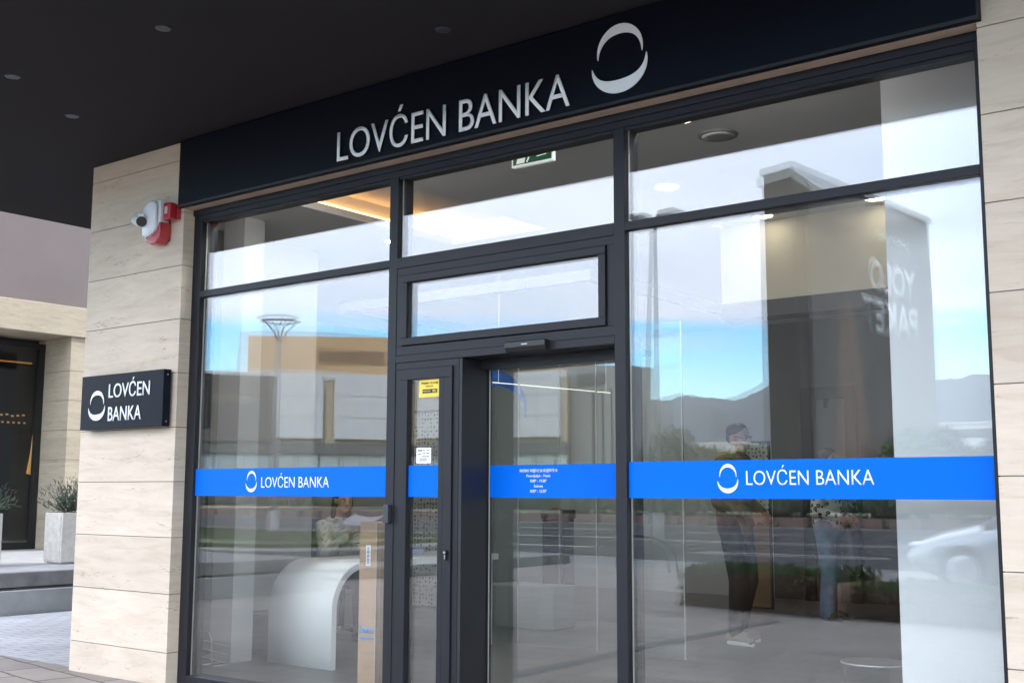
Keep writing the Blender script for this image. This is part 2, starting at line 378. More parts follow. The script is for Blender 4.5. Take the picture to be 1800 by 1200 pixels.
M['taillamp'] = mat('tail lamp lens', (0.35, 0.01, 0.01), 0.2)
M['cap'] = mat('blue cap', (0.05, 0.22, 0.7), 0.4)

# ------------------------------------------------------------------ builders
def link(name, me, m=None, parent=None):
    o = bpy.data.objects.new(name, me)
    if m is not None:
        if isinstance(m, (list, tuple)):
            for k in m: me.materials.append(k)
        else: me.materials.append(m)
    COL.objects.link(o)
    if parent is not None: o.parent = parent
    return o

class MB:
    def __init__(s): s.bm = bmesh.new()
    def box(s, x0, x1, y0, y1, z0, z1, mi=0, rz=0, c=None):
        x0, x1 = sorted((x0, x1)); y0, y1 = sorted((y0, y1)); z0, z1 = sorted((z0, z1))
        cs = [(x0, y0, z0), (x1, y0, z0), (x1, y1, z0), (x0, y1, z0), (x0, y0, z1), (x1, y0, z1), (x1, y1, z1), (x0, y1, z1)]
        if rz:
            cx, cy_ = c if c else ((x0 + x1) / 2, (y0 + y1) / 2)
            cs = [(cx + (a - cx) * math.cos(rz) - (b - cy_) * math.sin(rz), cy_ + (a - cx) * math.sin(rz) + (b - cy_) * math.cos(rz), z) for a, b, z in cs]
        v = [s.bm.verts.new(p) for p in cs]
        for f in ((3, 2, 1, 0), (4, 5, 6, 7), (0, 1, 5, 4), (1, 2, 6, 5), (2, 3, 7, 6), (3, 0, 4, 7)):
            s.bm.faces.new([v[i] for i in f]).material_index = mi
        return s
    def ring(s, x0, x1, z0, z1, w, y0, y1, wb=None):   # rectangular frame in the facade plane, mitred by butting
        wb = w if wb is None else wb
        s.box(x0, x1, y0, y1, z1 - w, z1); s.box(x0, x1, y0, y1, z0, z0 + wb)
        s.box(x0, x0 + w, y0, y1, z0 + wb, z1 - w); s.box(x1 - w, x1, y0, y1, z0 + wb, z1 - w)
        return s
    def prism(s, pts, ax, a0, a1, mi=0):     # closed polygon extruded along an axis; pts are the other two coordinates in order
        def P(u, v, w): return {'x': (w, u, v), 'y': (u, w, v), 'z': (u, v, w)}[ax]
        b = [s.bm.verts.new(P(u, v, a0)) for u, v in pts]
        t = [s.bm.verts.new(P(u, v, a1)) for u, v in pts]
        n = len(pts)
        fs = [s.bm.faces.new(b[::-1]), s.bm.faces.new(t)]
        for i in range(n): fs.append(s.bm.faces.new((b[i], b[(i + 1) % n], t[(i + 1) % n], t[i])))
        for f in fs: f.material_index = mi
        return s
    def tube(s, pts, r, seg=10, mi=0, r1=None):
        pts = [Vector(p) for p in pts]
        rings = []
        n = len(pts)
        for i, p in enumerate(pts):
            t = (pts[min(i + 1, n - 1)] - pts[max(i - 1, 0)]).normalized()
            a = t.orthogonal().normalized() if abs(t.z) > .99 else t.cross(Vector((0, 0, 1))).normalized()
            b = t.cross(a)
            rr = r if r1 is None else r + (r1 - r) * i / (n - 1)
            rings.append([s.bm.verts.new(p + (a * math.cos(k * 2 * PI / seg) + b * math.sin(k * 2 * PI / seg)) * rr) for k in range(seg)])
        for i in range(n - 1):
            for k in range(seg):
                f = s.bm.faces.new((rings[i][k], rings[i][(k + 1) % seg], rings[i + 1][(k + 1) % seg], rings[i + 1][k])); f.smooth = True; f.material_index = mi
        s.bm.faces.new(rings[0][::-1]).material_index = mi; s.bm.faces.new(rings[-1]).material_index = mi
        return s
    def lathe(s, prof, c=(0, 0, 0), seg=24, mi=0, ax='z', smooth=True):
        rings = []
        for r, h in prof:
            ring = []
            for k in range(seg):
                a = k * 2 * PI / seg
                u, v = r * math.cos(a), r * math.sin(a)
                p = (u, v, h) if ax == 'z' else ((u, h, v) if ax == 'y' else (h, u, v))
                ring.append(s.bm.verts.new((c[0] + p[0], c[1] + p[1], c[2] + p[2])))
            rings.append(ring)
        for i in range(len(rings) - 1):
            for k in range(seg):
                f = s.bm.faces.new((rings[i][k], rings[i][(k + 1) % seg], rings[i + 1][(k + 1) % seg], rings[i + 1][k])); f.smooth = smooth; f.material_index = mi
        s.bm.faces.new(rings[0][::-1]).material_index = mi; s.bm.faces.new(rings[-1]).material_index = mi
        return s
    def ell(s, c, r, seg=20, rot=None, mi=0):
        mt = Matrix.Translation(c)
        if rot is not None: mt = mt @ rot
        mt = mt @ Matrix.Diagonal((*r, 1))
        res = bmesh.ops.create_uvsphere(s.bm, u_segments=seg, v_segments=max(8, seg // 2), radius=1, matrix=mt)
        for v in res['verts']:
            for f in v.link_faces: f.smooth = True; f.material_index = mi
        return s
    def cap(s, p0, p1, r0, r1, seg=14):      # tapered capsule
        p0, p1 = Vector(p0), Vector(p1)
        s.ell(p0, (r0,) * 3, seg); s.ell(p1, (r1,) * 3, seg)
        if (p1 - p0).length > 1e-5: s.tube([p0, p1], r0, seg, r1=r1)
        return s
    def build(s, name, m, parent=None, bevel=0, smooth=False):
        bmesh.ops.recalc_face_normals(s.bm, faces=s.bm.faces)
        if bevel:
            es = [e for e in s.bm.edges if len(e.link_faces) == 2 and e.calc_face_angle(0) > 0.6]
            bmesh.ops.bevel(s.bm, geom=es, offset=bevel, segments=2, profile=0.6, affect='EDGES', clamp_overlap=True)
        if smooth:
            for f in s.bm.faces: f.smooth = True
        me = bpy.data.meshes.new(name); s.bm.to_mesh(me); s.bm.free()
        return link(name, me, m, parent)
    def remesh(s, name, m, parent=None, vox=0.01, sm=3):
        me = bpy.data.meshes.new(name); bmesh.ops.recalc_face_normals(s.bm, faces=s.bm.faces); s.bm.to_mesh(me); s.bm.free()
        t = bpy.data.objects.new('tmp', me); COL.objects.link(t)
        md = t.modifiers.new('r', 'REMESH'); md.mode = 'VOXEL'; md.voxel_size = vox; md.use_smooth_shade = True
        m2 = t.modifiers.new('s', 'SMOOTH'); m2.factor = 0.5; m2.iterations = sm
        dg = bpy.context.evaluated_depsgraph_get()
        nm = bpy.data.meshes.new_from_object(t.evaluated_get(dg), preserve_all_data_layers=False, depsgraph=dg)
        bpy.data.objects.remove(t); bpy.data.meshes.remove(me)
        nm.name = name; nm.materials.clear()
        for p in nm.polygons: p.use_smooth = True; p.material_index = 0
        return link(name, nm, m, parent)

def tag(o, label, cat, group=None):
    o['label'] = label; o['category'] = cat
    if group: o['group'] = group
    return o
def empty(name, loc, label, cat, group=None, rz=0):
    o = bpy.data.objects.new(name, None); COL.objects.link(o); o.location = loc; o.rotation_euler = (0, 0, rz)
    o.empty_display_size = 0.1
    return tag(o, label, cat, group)
def struct(o, kind='structure'):
    o['kind'] = kind; return o
def localise(root):      # parts are built in world coordinates: shift their meshes to the thing's frame
    inv = Matrix.Translation(-root.location)
    seen = set()
    def rec(o):
        for ch in o.children:
            if ch.type == 'MESH' and ch.data.name not in seen and not ch.get('_l'):
                ch.data.transform(inv); seen.add(ch.data.name)
            rec(ch)
    rec(root)
def kids(o): return [c for c in bpy.data.objects if c.parent == o]
def copy_tree(o, parent=None):
    c = o.copy(); COL.objects.link(c); c.parent = parent
    for ch in list(o.children): copy_tree(ch, c)
    return c

def text_mesh(name, body, x0, x1, z0, z1, y, m, parent, thick=0.002, bold=0.0, fit_h='cap', line=1.0, normal='-y', align='LEFT'):
    """lettering standing in an x-z plane, fitted to the given width and height"""
    cu = bpy.data.curves.new(name, 'FONT'); cu.body = body; cu.size = 1; cu.extrude = 0; cu.offset = bold
    cu.align_x = align; cu.space_line = line; cu.resolution_u = 5
    t = bpy.data.objects.new('tmp', cu); COL.objects.link(t)
    dg = bpy.context.evaluated_depsgraph_get()
    me = bpy.data.meshes.new_from_object(t.evaluated_get(dg))
    bpy.data.objects.remove(t); bpy.data.curves.remove(cu)
    xs = [v.co.x for v in me.vertices]; ys = [v.co.y for v in me.vertices]
    ax0, ax1 = min(xs), max(xs)
    if fit_h == 'cap': ay0, ay1 = 0.0, 0.693     # cap height of the built-in font
    else: ay0, ay1 = min(ys), max(ys)
    bm = bmesh.new(); bm.from_mesh(me); bpy.data.meshes.remove(me)
    bmesh.ops.remove_doubles(bm, verts=bm.verts, dist=1e-5)
    for v in bm.verts:
        u = (v.co.x - ax0) / (ax1 - ax0); w = (v.co.y - ay0) / (ay1 - ay0)
        v.co = Vector((x0 + u * (x1 - x0), y, z0 + w * (z1 - z0)))
    bmesh.ops.recalc_face_normals(bm, faces=bm.faces)
    if thick:
        r = bmesh.ops.extrude_face_region(bm, geom=bm.faces[:])
        sgn = 1
        bmesh.ops.translate(bm, verts=[g for g in r['geom'] if isinstance(g, bmesh.types.BMVert)], vec=(0, thick * sgn, 0))
        bmesh.ops.recalc_face_normals(bm, faces=bm.faces)
    me = bpy.data.meshes.new(name); bm.to_mesh(me); bm.free()
    return link(name, me, m, parent)

def crescents(name, cx, cz, rx, y, m, parent, thick=0.002, rz=None, upper=True, lower=True):
    """the two-crescent emblem: a large lower crescent and a smaller upper one"""
    rz = rx * 1.27 if rz is None else rz
    mb = MB()
    def cres(a0, a1, ox, oz, kx, kz, th, ccx, ccz, n=40):
        o, i = [], []
        for k in range(n + 1):
            t = k / n; a = a0 + (a1 - a0) * t
            w = th * math.sin(PI * t) ** 0.8
            ca, sa = math.cos(a), math.sin(a)
            o.append((ccx + kx * ca, ccz + kz * sa)); i.append((ccx + (kx - w * .8) * ca, ccz + (kz - w * 1.15) * sa))
        for k in range(n):
            q = [o[k], o[k + 1], i[k + 1], i[k]]
            if k == 0: q = [o[0], o[1], i[1]]
            if k == n - 1: q = [o[k], o[k + 1], i[k]]
            mb.prism(q, 'y', y, y + thick)
    if lower: cres(R(176), R(374), 0, 0, rx, rz * 0.80, rx * 0.36, cx, cz - rz * .20)
    if upper: cres(R(192), R(-14), 0, 0, rx * .82, rz * 0.76, rx * 0.26, cx + rx * .02, cz + rz * .24)
    bmesh.ops.remove_doubles(mb.bm, verts=mb.bm.verts, dist=rx * 1e-4)
    return mb.build(name, m, parent)

def pane(name, x0, x1, z0, z1, y, parent, bow=0.0, tilt=0.0, m=None):
    """double glazing: a flat outer sheet and a slightly bowed inner sheet"""
    bm = bmesh.new()
    def sheet(yc, th, bw, tl, n):
        for side in (0, 1):
            g = []
            for i in range(n + 1):
                row = []
                for j in range(n + 1):
                    u = i / n * 2 - 1; v = j / n * 2 - 1
                    dy = bw * (1 - u * u) * (1 - v * v) + tl * u * (x1 - x0) / 2
                    row.append(bm.verts.new((x0 + (x1 - x0) * i / n, yc + dy + side * th, z0 + (z1 - z0) * j / n)))
                g.append(row)
            for i in range(n):
                for j in range(n):
                    q = (g[i][j], g[i + 1][j], g[i + 1][j + 1], g[i][j + 1])
                    f = bm.faces.new(q if side == 0 else q[::-1]); f.smooth = n > 1
    sheet(y, 0.005, 0, 0, 1)
    sheet(y + 0.022, 0.005, bow, tilt, 14)
    me = bpy.data.meshes.new(name); bm.to_mesh(me); bm.free()
    return link(name, me, m or M['glass'], parent)

# ================================================================== SETTING: ground
def sheet(name, pts, z, m, kind='structure'):
    bm = bmesh.new(); bm.faces.new([bm.verts.new((x, y, z)) for x, y in pts])
    bmesh.ops.recalc_face_normals(bm, faces=bm.faces)
    for f in bm.faces:
        if f.normal.z < 0: f.normal_flip()
    me = bpy.data.meshes.new(name); bm.to_mesh(me); bm.free()
    return struct(link(name, me, m), kind)
def rect(x0, x1, y0, y1): return [(x0, y0), (x1, y0), (x1, y1), (x0, y1)]
sheet('ground', rect(-9200, 1200, -6600, 700), -0.10, M['land'])
sheet('plaza_paving', rect(-40, 20, -13.2, 0.02), -0.012, M['paving'])
sheet('alley_paving', rect(-11.8, -7.9, 0.02, 14), -0.012, M['paving_blue'])
# the dark strip across the flagstones (seen mirrored in the panes)
sheet('drainage_strip', [(-5.16, -0.4), (-5.40, -6.4), (-5.55, -6.4), (-5.31, -0.4)], -0.008, M['band'])
sheet('sidewalk', rect(-120, 60, -15.0, -13.2), -0.02, M['sidewalk'])
sheet('road', rect(-250, 120, -43, -15.0), -0.08, M['asphalt'])
k = MB()
for i in range(60): k.box(-60 + i * 1.5, -60 + i * 1.5 + 1.49, -15.12, -14.96, -0.09, 0.0)
struct(k.build('kerb', M['concrete']))
k = MB()
for i in range(110): k.box(-130 + i * 1.6, -130 + i * 1.6 + 1.3, -43.4, -43.0, -0.09, 0.32)
tag(k.build('kerb_wall', M['redkerb']), 'low red and grey block wall along the far side of the road', 'wall')
k = MB()
k.box(-200, 100, -16.05, -15.9, -0.078, -0.074)
k.box(-200, 100, -41.5, -41.3, -0.078, -0.074)
for yy in (-20.2, -26.2, -33.5):
    for i in range(30): k.box(-150 + i * 8, -150 + i * 8 + (4.5 if yy != -26.2 else 7.9), yy - .09, yy + .09, -0.078, -0.074)
struct(k.build('road_markings', M['marking']))

# ================================================================== BANK building mass
FX0, FX1 = -6.755, -1.395        # shopfront frame
CEIL = 3.40; SOF = 3.70
bank = empty('bank_building', (-4, 0, 0), 'bank building with travertine pillars and a dark overhanging soffit', 'building')
JZ = [0.200, 0.582, 0.955, 1.330, 1.697, 2.070, 2.442, 2.816, 3.192, 3.570]
def pillar(x0, x1, y0, y1):
    k = MB()
    z = [-0.05] + JZ + [SOF]
    for a, b in zip(z[:-1], z[1:]):
        k.box(x0, x1, y0, y1, a + 0.0025, b - 0.0025)
    p = k.build('pillar', M['stone'], bank, bevel=0.0015)
    c = MB(); c.box(x0 + .006, x1 - .006, y0 + .006, y1 - .006, -0.05, SOF)
    c.build('pillar_core', M['joint'], p)
    return p
pillar(-7.895, FX0 - 0.001, -0.09, 0.13)
pillar(FX1 + 0.001, 1.9, -0.09, 0.13)
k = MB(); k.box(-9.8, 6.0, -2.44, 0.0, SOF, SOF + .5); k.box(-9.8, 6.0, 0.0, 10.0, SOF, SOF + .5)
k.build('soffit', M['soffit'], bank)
k = MB(); k.box(-9.7, 6.0, -2.3, 9.9, SOF + .5, 11.0); k.build('upper_wall', M['pink'], bank)
k = MB(); k.box(FX0, FX1, -0.085, 0.13, 3.2135, SOF); k.build('lintel', M['lintel'], bank)
# room shell
k = MB()
k.box(-7.9, -7.78, 0.131, 2.1, 0, SOF)
k.build('inner_wall', M['wall_grey'], bank)
k = MB()
k.box(-11.0, -7.9, 2.1, 2.22, 0, SOF); k.box(-11.12, -11.0, 2.1, 8.8, 0, SOF)
k.build('inner_wall', M['wall_grey'], bank)
k = MB(); k.box(-11.0, -6.6, 8.7, 8.85, 0, SOF); k.build('back_wall', M['column'], bank)
k = MB(); k.box(-6.6, -1.2, 8.7, 8.85, 0, SOF); k.build('back_wall', M['wall_charcoal'], bank)
k = MB(); k.box(-1.25, -1.1, 0.131, 8.8, 0, SOF); k.build('side_wall', M['wall_grey'], bank)
k = MB(); k.box(-7.9, -1.1, 0.02, 2.1, -0.02, 0.0); k.box(-11.1, -1.1, 2.1, 8.85, -0.02, 0.0); fl = k.build('indoor_floor', M['tile'], bank)
# ceiling with a tray recess behind the left bay
k = MB()
k.box(-7.9, -6.62, 0.131, 2.1, CEIL, CEIL + .06); k.box(-11.0, -6.62, 2.1, 8.7, CEIL, CEIL + .06)
k.box(-5.6, -1.25, 0.131, 8.7, CEIL, CEIL + .06)
k.box(-6.62, -5.6, 0.131, 0.42, CEIL, CEIL + .06)
k.box(-6.62, -5.6, 2.6, 8.7, CEIL, CEIL + .06)
k.box(-6.75, -5.5, 0.3, 2.75, CEIL + .20, CEIL + .26)
k.box(-6.75, -6.70, 0.3, 2.75, CEIL + .06, CEIL + .2); k.box(-5.55, -5.5, 0.3, 2.75, CEIL + .06, CEIL + .2)
k.box(-6.7, -5.55, 0.3, 0.35, CEIL + .06, CEIL + .2); k.box(-6.7, -5.55, 2.7, 2.75, CEIL + .06, CEIL + .2)
k.build('ceiling', M['ceil'], bank)
for xa, xb in ((-6.6, -4.75), (-3.6, -2.5)):  # added glowing strips, unseen behind the window head, to brighten the room
    k = MB(); k.box(xa, xb, 0.27, 0.34, CEIL - .03, CEIL - .0005); k.build('fill_strip', M['lamp_fill'], bank)
k = MB(); k.box(-6.695, -6.675, 0.42, 2.6, CEIL + .075, CEIL + .09)
k.build('cove_light', M['lamp_warm'], bank)
# bulkhead over the counter zone and the beams that carry it
k = MB(); k.box(-4.46, -1.25, 3.42, 3.60, 2.77, CEIL); k.build('bulkhead', M['wall_beige'], bank)
k = MB(); k.box(-4.47, -1.25, 3.41, 3.62, 2.64, 2.769); k.build('bulkhead_trim', M['frame_dark'], bank)
k = MB(); k.box(-3.1, -1.3, 3.385, 3.409, 2.735, 2.75); k.build('bulkhead_light', M['lamp_amber'], bank)
k = MB(); k.box(-4.52, -4.46, 1.55, 3.41, 2.70, 2.775); k.box(-6.9, -4.52, 1.55, 1.61, 2.70, 2.775); k.box(-6.9, -6.84, 1.61, 5.2, 2.70, 2.775)
k.build('ceiling_beam', M['wall_dark'], bank)
# the white partition next to the right hand frame
o = MB(); o.box(-2.01, -1.42, 0.45, 0.58, 0, CEIL - .001)
tag(o.build('partition', M['wall_white']), 'bright white partition wall close behind the right end of the glass', 'wall')
o = MB(); o.box(-7.47, -7.22, 0.82, 1.02, 0, CEIL - .001)
tag(o.build('column', M['column']), 'slim pale square column behind the left window', 'column')
localise(bank)

# soffit downlights (switched off)
def soffit_lamp(x, y, label, first=[None]):
    if first[0] is None:
        t = empty('recessed_lamp', (x, y, SOF), label, 'lamp', 'unlit lamps in the dark soffit')
        k = MB(); k.lathe([(0.030, -0.003), (0.042, -0.003), (0.044, 0.0), (0.030, 0.0)], seg=28); k.build('trim_ring', M['dark_plastic'], t)
        k = MB(); k.lathe([(0.029, -0.001), (0.020, -0.0015), (0.001, -0.002)], seg=24); k.build('lens', M['frame_dark'], t)
        first[0] = t
    else:
        t = copy_tree(first[0]); t.location = (x, y, SOF); t['label'] = label
soffit_lamp(-5.174, -1.42, 'small unlit lamp alone in the dark soffit, nearest the top of the picture')
soffit_lamp(-6.513, -1.52, 'small unlit lamp in the soffit at the far left edge of the picture')
soffit_lamp(-6.899, -0.889, 'small unlit lamp in the soffit just above the stone pillar')
soffit_lamp(-4.008, -0.50, 'small unlit lamp in the soffit above the word BANKA')

# ================================================================== SHOPFRONT
sf = empty('shopfront', (-4.0, 0, 0), 'dark aluminium shopfront of large mirrored panes with a blue stripe', 'shopfront')
FT = 3.213
k = MB()
D = 0.135
k.box(FX0, -6.665, 0, D, 0, FT)                       # left jamb
k.box(-1.435, FX1, 0, D, 0, FT)                       # right jamb
k.box(-6.665, -1.435, 0, D, 3.135, FT)                # head
k.box(-4.862, -4.795, 0, D, 0, 3.135)                 # mullion
k.box(-3.265, -3.200, 0, D, 0, 3.135)
k.box(-6.665, -4.862, 0, D, 2.590, 2.636)             # transoms
k.box(-4.795, -3.265, 0, D, 2.575, 2.640)
k.box(-3.200, -1.435, 0, D, 2.590, 2.636)
k.box(-6.665, -4.862, 0, D, 0, 0.055)
k.box(-3.200, -1.435, 0, D, 0, 0.055)
k.box(-4.795, -3.265, 0.0, 0.25, 2.012, 2.055)        # door header
fr = k.build('frame', M['frame'], sf, bevel=0.003)
# proud head cap and thin shadow steps
k = MB()
k.box(FX0, FX1, -0.012, -0.0005, 3.172, 3.2125)
for a, b in ((-6.665, -4.862), (-4.795, -3.265), (-3.2, -1.435)):
    k.box(a + .004, b - .004, 0.006, 0.02, 3.118, 3.1345)
k.build('head_cap', M['frame'], sf, bevel=0.002)
# transom window above the door: fixed ring and proud sash ring
k = MB(); k.ring(-4.7945, -3.2655, 2.0555, 2.5745, 0.045, 0.003, 0.10, 0.052)
k.build('transom_frame', M['frame'], sf, bevel=0.002)
k = MB(); k.ring(-4.7465, -3.3135, 2.1105, 2.5265, 0.043, -0.012, 0.09)
sash = k.build('transom_sash', M['frame'], sf, bevel=0.003)
k = MB(); k.ring(-4.7030, -3.3570, 2.1540, 2.4830, 0.004, 0.004, 0.02); k.build('seal', M['frame_dark'], sash)
pane('transom_glass', -4.700, -3.360, 2.157, 2.480, 0.012, sash, 0.0010, 0.001)
# panes
PANES = [(-6.664, -4.863, 2.637, 3.134, .0012, .0015), (-6.664, -4.863, 0.056, 2.589, .0030, .0022),
         (-4.794, -3.266, 2.641, 3.134, .0010, .0010),
         (-3.199, -1.436, 2.637, 3.134, .0010, .0018), (-3.199, -1.436, 0.056, 2.589, .0022, .0020)]
for a, b, c, d, bow, tl in PANES:
    pane('glass_pane', a, b, c, d, 0.022, sf, bow, tl)
for a, b, c, d, bow, tl in PANES:
    k = MB(); k.box(a + .004, a + .008, 0.034, 0.042, c, d); k.build('glass_spacer', M['gasket'], sf)
# blue films on the outer face of the panes, with lettering and emblem
B0, B1 = 1.2355, 1.4145
def film(x0, x1, y, parent):
    k = MB(); k.box(x0, x1, y - 0.001, y - 0.0002, B0, B1)
    return k.build('blue_film', M['blue'], parent)
f1 = film(-6.664, -4.863, 0.022, sf)
text_mesh('lettering', 'LOVĆEN BANKA', -5.985, -5.357, 1.289, 1.357, 0.0195, M['white_film'], f1, 0.001, -0.004)
crescents('emblem', -6.083, 1.329, 0.054, 0.0195, M['white_film'], f1, 0.001)
f2 = film(-3.199, -1.436, 0.022, sf)
text_mesh('lettering', 'LOVĆEN BANKA', -2.556, -1.944, 1.298, 1.365, 0.0195, M['white_film'], f2, 0.001, -0.004)
crescents('emblem', -2.651, 1.329, 0.054, 0.0195, M['white_film'], f2, 0.001)
# side leaf left of the sliding door
k = MB(); k.ring(-4.7945, -4.308, 0.0, 2.011, 0.040, 0.004, 0.07, 0.05)
leaf = k.build('side_door_leaf', M['frame'], sf, bevel=0.002)
k = MB(); k.ring(-4.7530, -4.3495, 0.052, 1.9695, 0.062, -0.008, 0.06, 0.10)
k.box(-4.4470, -4.4115, -0.008, 0.06, 0.153, 1.9070)
k.build('leaf_sash', M['frame'], leaf, bevel=0.003)
pane('leaf_glass', -4.6905, -4.4475, 0.153, 1.906, 0.014, leaf, 0.0004, 0.0015)
k = MB(); k.box(-4.690, -4.448, 0.0125, 0.0136, B0, B1); k.build('blue_film', M['blue'], leaf)
# yellow sticker
st = MB(); st.box(-4.614, -4.4485, 0.0120, 0.0134, 1.802, 1.903); st = st.build('yellow_sticker', M['yellow'], leaf)
text_mesh('sticker_text', 'PRIJEM I SLANJE', -4.597, -4.467, 1.878, 1.889, 0.0112, M['black'], st, 0.0005, 0.02)
text_mesh('sticker_text', 'NOVCA', -4.562, -4.508, 1.860, 1.870, 0.0112, M['black'], st, 0.0005, 0.02)
k = MB(); k.box(-4.588, -4.476, 0.0108, 0.0119, 1.825, 1.848); k.build('sticker_badge', M['black'], st)
text_mesh('sticker_badge_text', 'WESTERN UNION', -4.584, -4.525, 1.833, 1.841, 0.0100, M['yellow'], st, 0.0005, 0.02)
text_mesh('sticker_badge_text', 'WU', -4.514, -4.482, 1.829, 1.844, 0.0100, M['yellow'], st, 0.0005, 0.04)
st = MB(); st.box(-4.630, -4.518, 0.0120, 0.0134, 1.426, 1.514); st = st.build('white_sticker', M['white_film'], leaf)
text_mesh('sticker_text', 'SAB', -4.618, -4.586, 1.494, 1.504, 0.0112, M['black'], st, 0.0005, 0.03)
k = MB()
for (a, b, z) in ((-4.58, -4.562, 1.497), (-4.552, -4.53, 1.497), (-4.616, -4.59, 1.476), (-4.58, -4.56, 1.480), (-4.553, -4.53, 1.480), (-4.588, -4.53, 1.462), (-4.606, -4.55, 1.450), (-4.606, -4.55, 1.440)):
    k.box(a, b, 0.0112, 0.0119, z, z + .0045)
k.build('sticker_marks', M['dark_plastic'], st)
k = MB(); k.lathe([(0.012, -0.016), (0.014, -0.012), (0.014, 0.0)], c=(-4.3790, -0.0085, 0.932), seg=20, ax='y')
k.box(-4.3870, -4.3710, -0.021, -0.0085, 0.890, 0.925); lk = k.build('lock', M['black'], leaf)
k = MB(); k.lathe([(0.006, -0.0265), (0.0065, -0.0255), (0.0065, -0.024)], c=(-4.3790, 0, 0.932), seg=16, ax='y'); k.box(-4.3815, -4.3765, -0.0225, -0.0212, 0.896, 0.922)
k.build('key_slot', M['chrome'], lk)
# recess: deep dark jamb and the sliding door behind it
k = MB(); k.box(-4.3075, -4.285, 0.006, 0.24, 0, 2.011); k.build('jamb', M['frame_dark'], sf, bevel=0.002)
k = MB(); k.box(-4.3, -3.2655, 0.17, 0.36, 1.985, 2.0115); k.box(-4.3, -3.2655, 0.17, 0.20, 1.955, 1.985)
k.build('door_operator', M['frame_dark'], sf)
dg = MB(); dg.box(-4.284, -4.274, 0.236, 0.262, 0.03, 1.97); dg.box(-3.30, -3.2655, 0.236, 0.262, 0.03, 1.97)
dg.box(-4.274, -3.30, 0.236, 0.262, 0.0, 0.03)
sd_ = dg.build('sliding_door', M['frame_dark'], sf)
pane('door_glass', -4.274, -3.30, 0.031, 1.984, 0.240, sd_, 0.0006, 0.0008)
k = MB(); k.box(-4.274, -4.270, 0.2345, 0.239, 0.031, 1.97); k.build('door_edge', M['gasket'], sd_)
k = MB(); k.box(-4.270, -3.3005, 0.2385, 0.2394, B0 - .002, B1); bf = k.build('blue_film', M['blue'], sd_)
HX = -3.925
for txt, w, z0, z1 in (('RADNO VRIJEME SA KLIJENTIMA', .258, 1.374, 1.391), ('Ponedjeljak - Petak', .165, 1.347, 1.361), ('8:00º - 19:30º', .112, 1.318, 1.334), ('Subota', .062, 1.291, 1.305), ('8:00º - 12:30º', .112, 1.262, 1.278)):
    text_mesh('hours_text', txt, HX - w / 2, HX + w / 2, z0, z1, 0.2372, M['white_film'], bf, 0.0008, 0.006)
# motion sensor over the door
k = MB(); k.prism([(-0.045, 2.062), (-0.045, 2.035), (-0.030, 2.012), (-0.0125, 2.006), (-0.0005, 2.006), (-0.0005, 2.066), (-0.038, 2.068)], 'x', -3.945, -3.675)
sn = k.build('motion_sensor', M['black'], sf, bevel=0.004)
k = MB(); k.box(-3.83, -3.79, -0.0463, -0.0452, 2.046, 2.050); k.build('sensor_mark', M['gasket'], sn)
k = MB(); k.box(-4.850, -4.808, -0.03, -0.0005, 1.085, 1.190); k.build('access_reader', M['dark_plastic'], sf, bevel=0.004)
localise(sf)

# ================================================================== FASCIA SIGN
fs = empty('fascia_sign', (-4.0, -0.13, 3.45), 'long dark navy fascia sign above the glass with large pale lettering', 'sign')
k = MB(); k.box(-6.775, -1.372, -0.130, -0.0895, 3.216, SOF - .012)
k.build('panel', M['fascia'], fs, bevel=0.002)
k = MB(); k.box(-6.775, -1.372, -0.1355, -0.1305, 3.216, 3.232); k.box(-1.38, -1.372, -0.1355, -0.1305, 3.233, SOF - .012); k.build('edge_trim', M['frame_dark'], fs)
text_mesh('lettering', 'LOVĆEN BANKA', -5.178, -3.440, 3.262, 3.448, -0.146, M['letter'], fs, 0.007, -0.004)
crescents('emblem', -3.131, 3.447, 0.166, -0.146, M['letter'], fs, 0.007, rz=0.181)
localise(fs)

# ================================================================== SMALL SIGN on the pillar
ss = empty('wall_sign', (-7.3, -0.14, 1.9), 'small black box sign on the left stone pillar with stacked lettering', 'sign')
SX0, SX1, SY, SZ0, SZ1 = -7.775, -6.795, -0.172, 1.702, 2.090
k = MB(); k.box(SX0, SX1, SY, -0.112, SZ0, SZ1); k.build('sign_box', M['fascia'], ss, bevel=0.002)
for x in (-7.6, -6.97):
    k = MB(); k.box(x, x + .04, -0.1115, -0.09, 1.75, 2.04); k.build('bracket', M['frame_dark'], ss)
text_mesh('lettering', 'LOVĆEN', -7.430, -6.945, 1.922, 2.020, SY - .004, M['white_film'], ss, 0.003, 0.004)
text_mesh('lettering', 'BANKA', -7.428, -7.035, 1.757, 1.857, SY - .004, M['white_film'], ss, 0.003, 0.004)
crescents('emblem', -7.572, 1.872, 0.103, SY - .004, M['white_film'], ss, 0.003, rz=0.107)
for z in (1.735, 2.055):
    k = MB(); k.ell((-6.7945, -0.14, z), (0.003, 0.005, 0.005), 10); k.build('screw', M['gasket'], ss)
localise(ss)

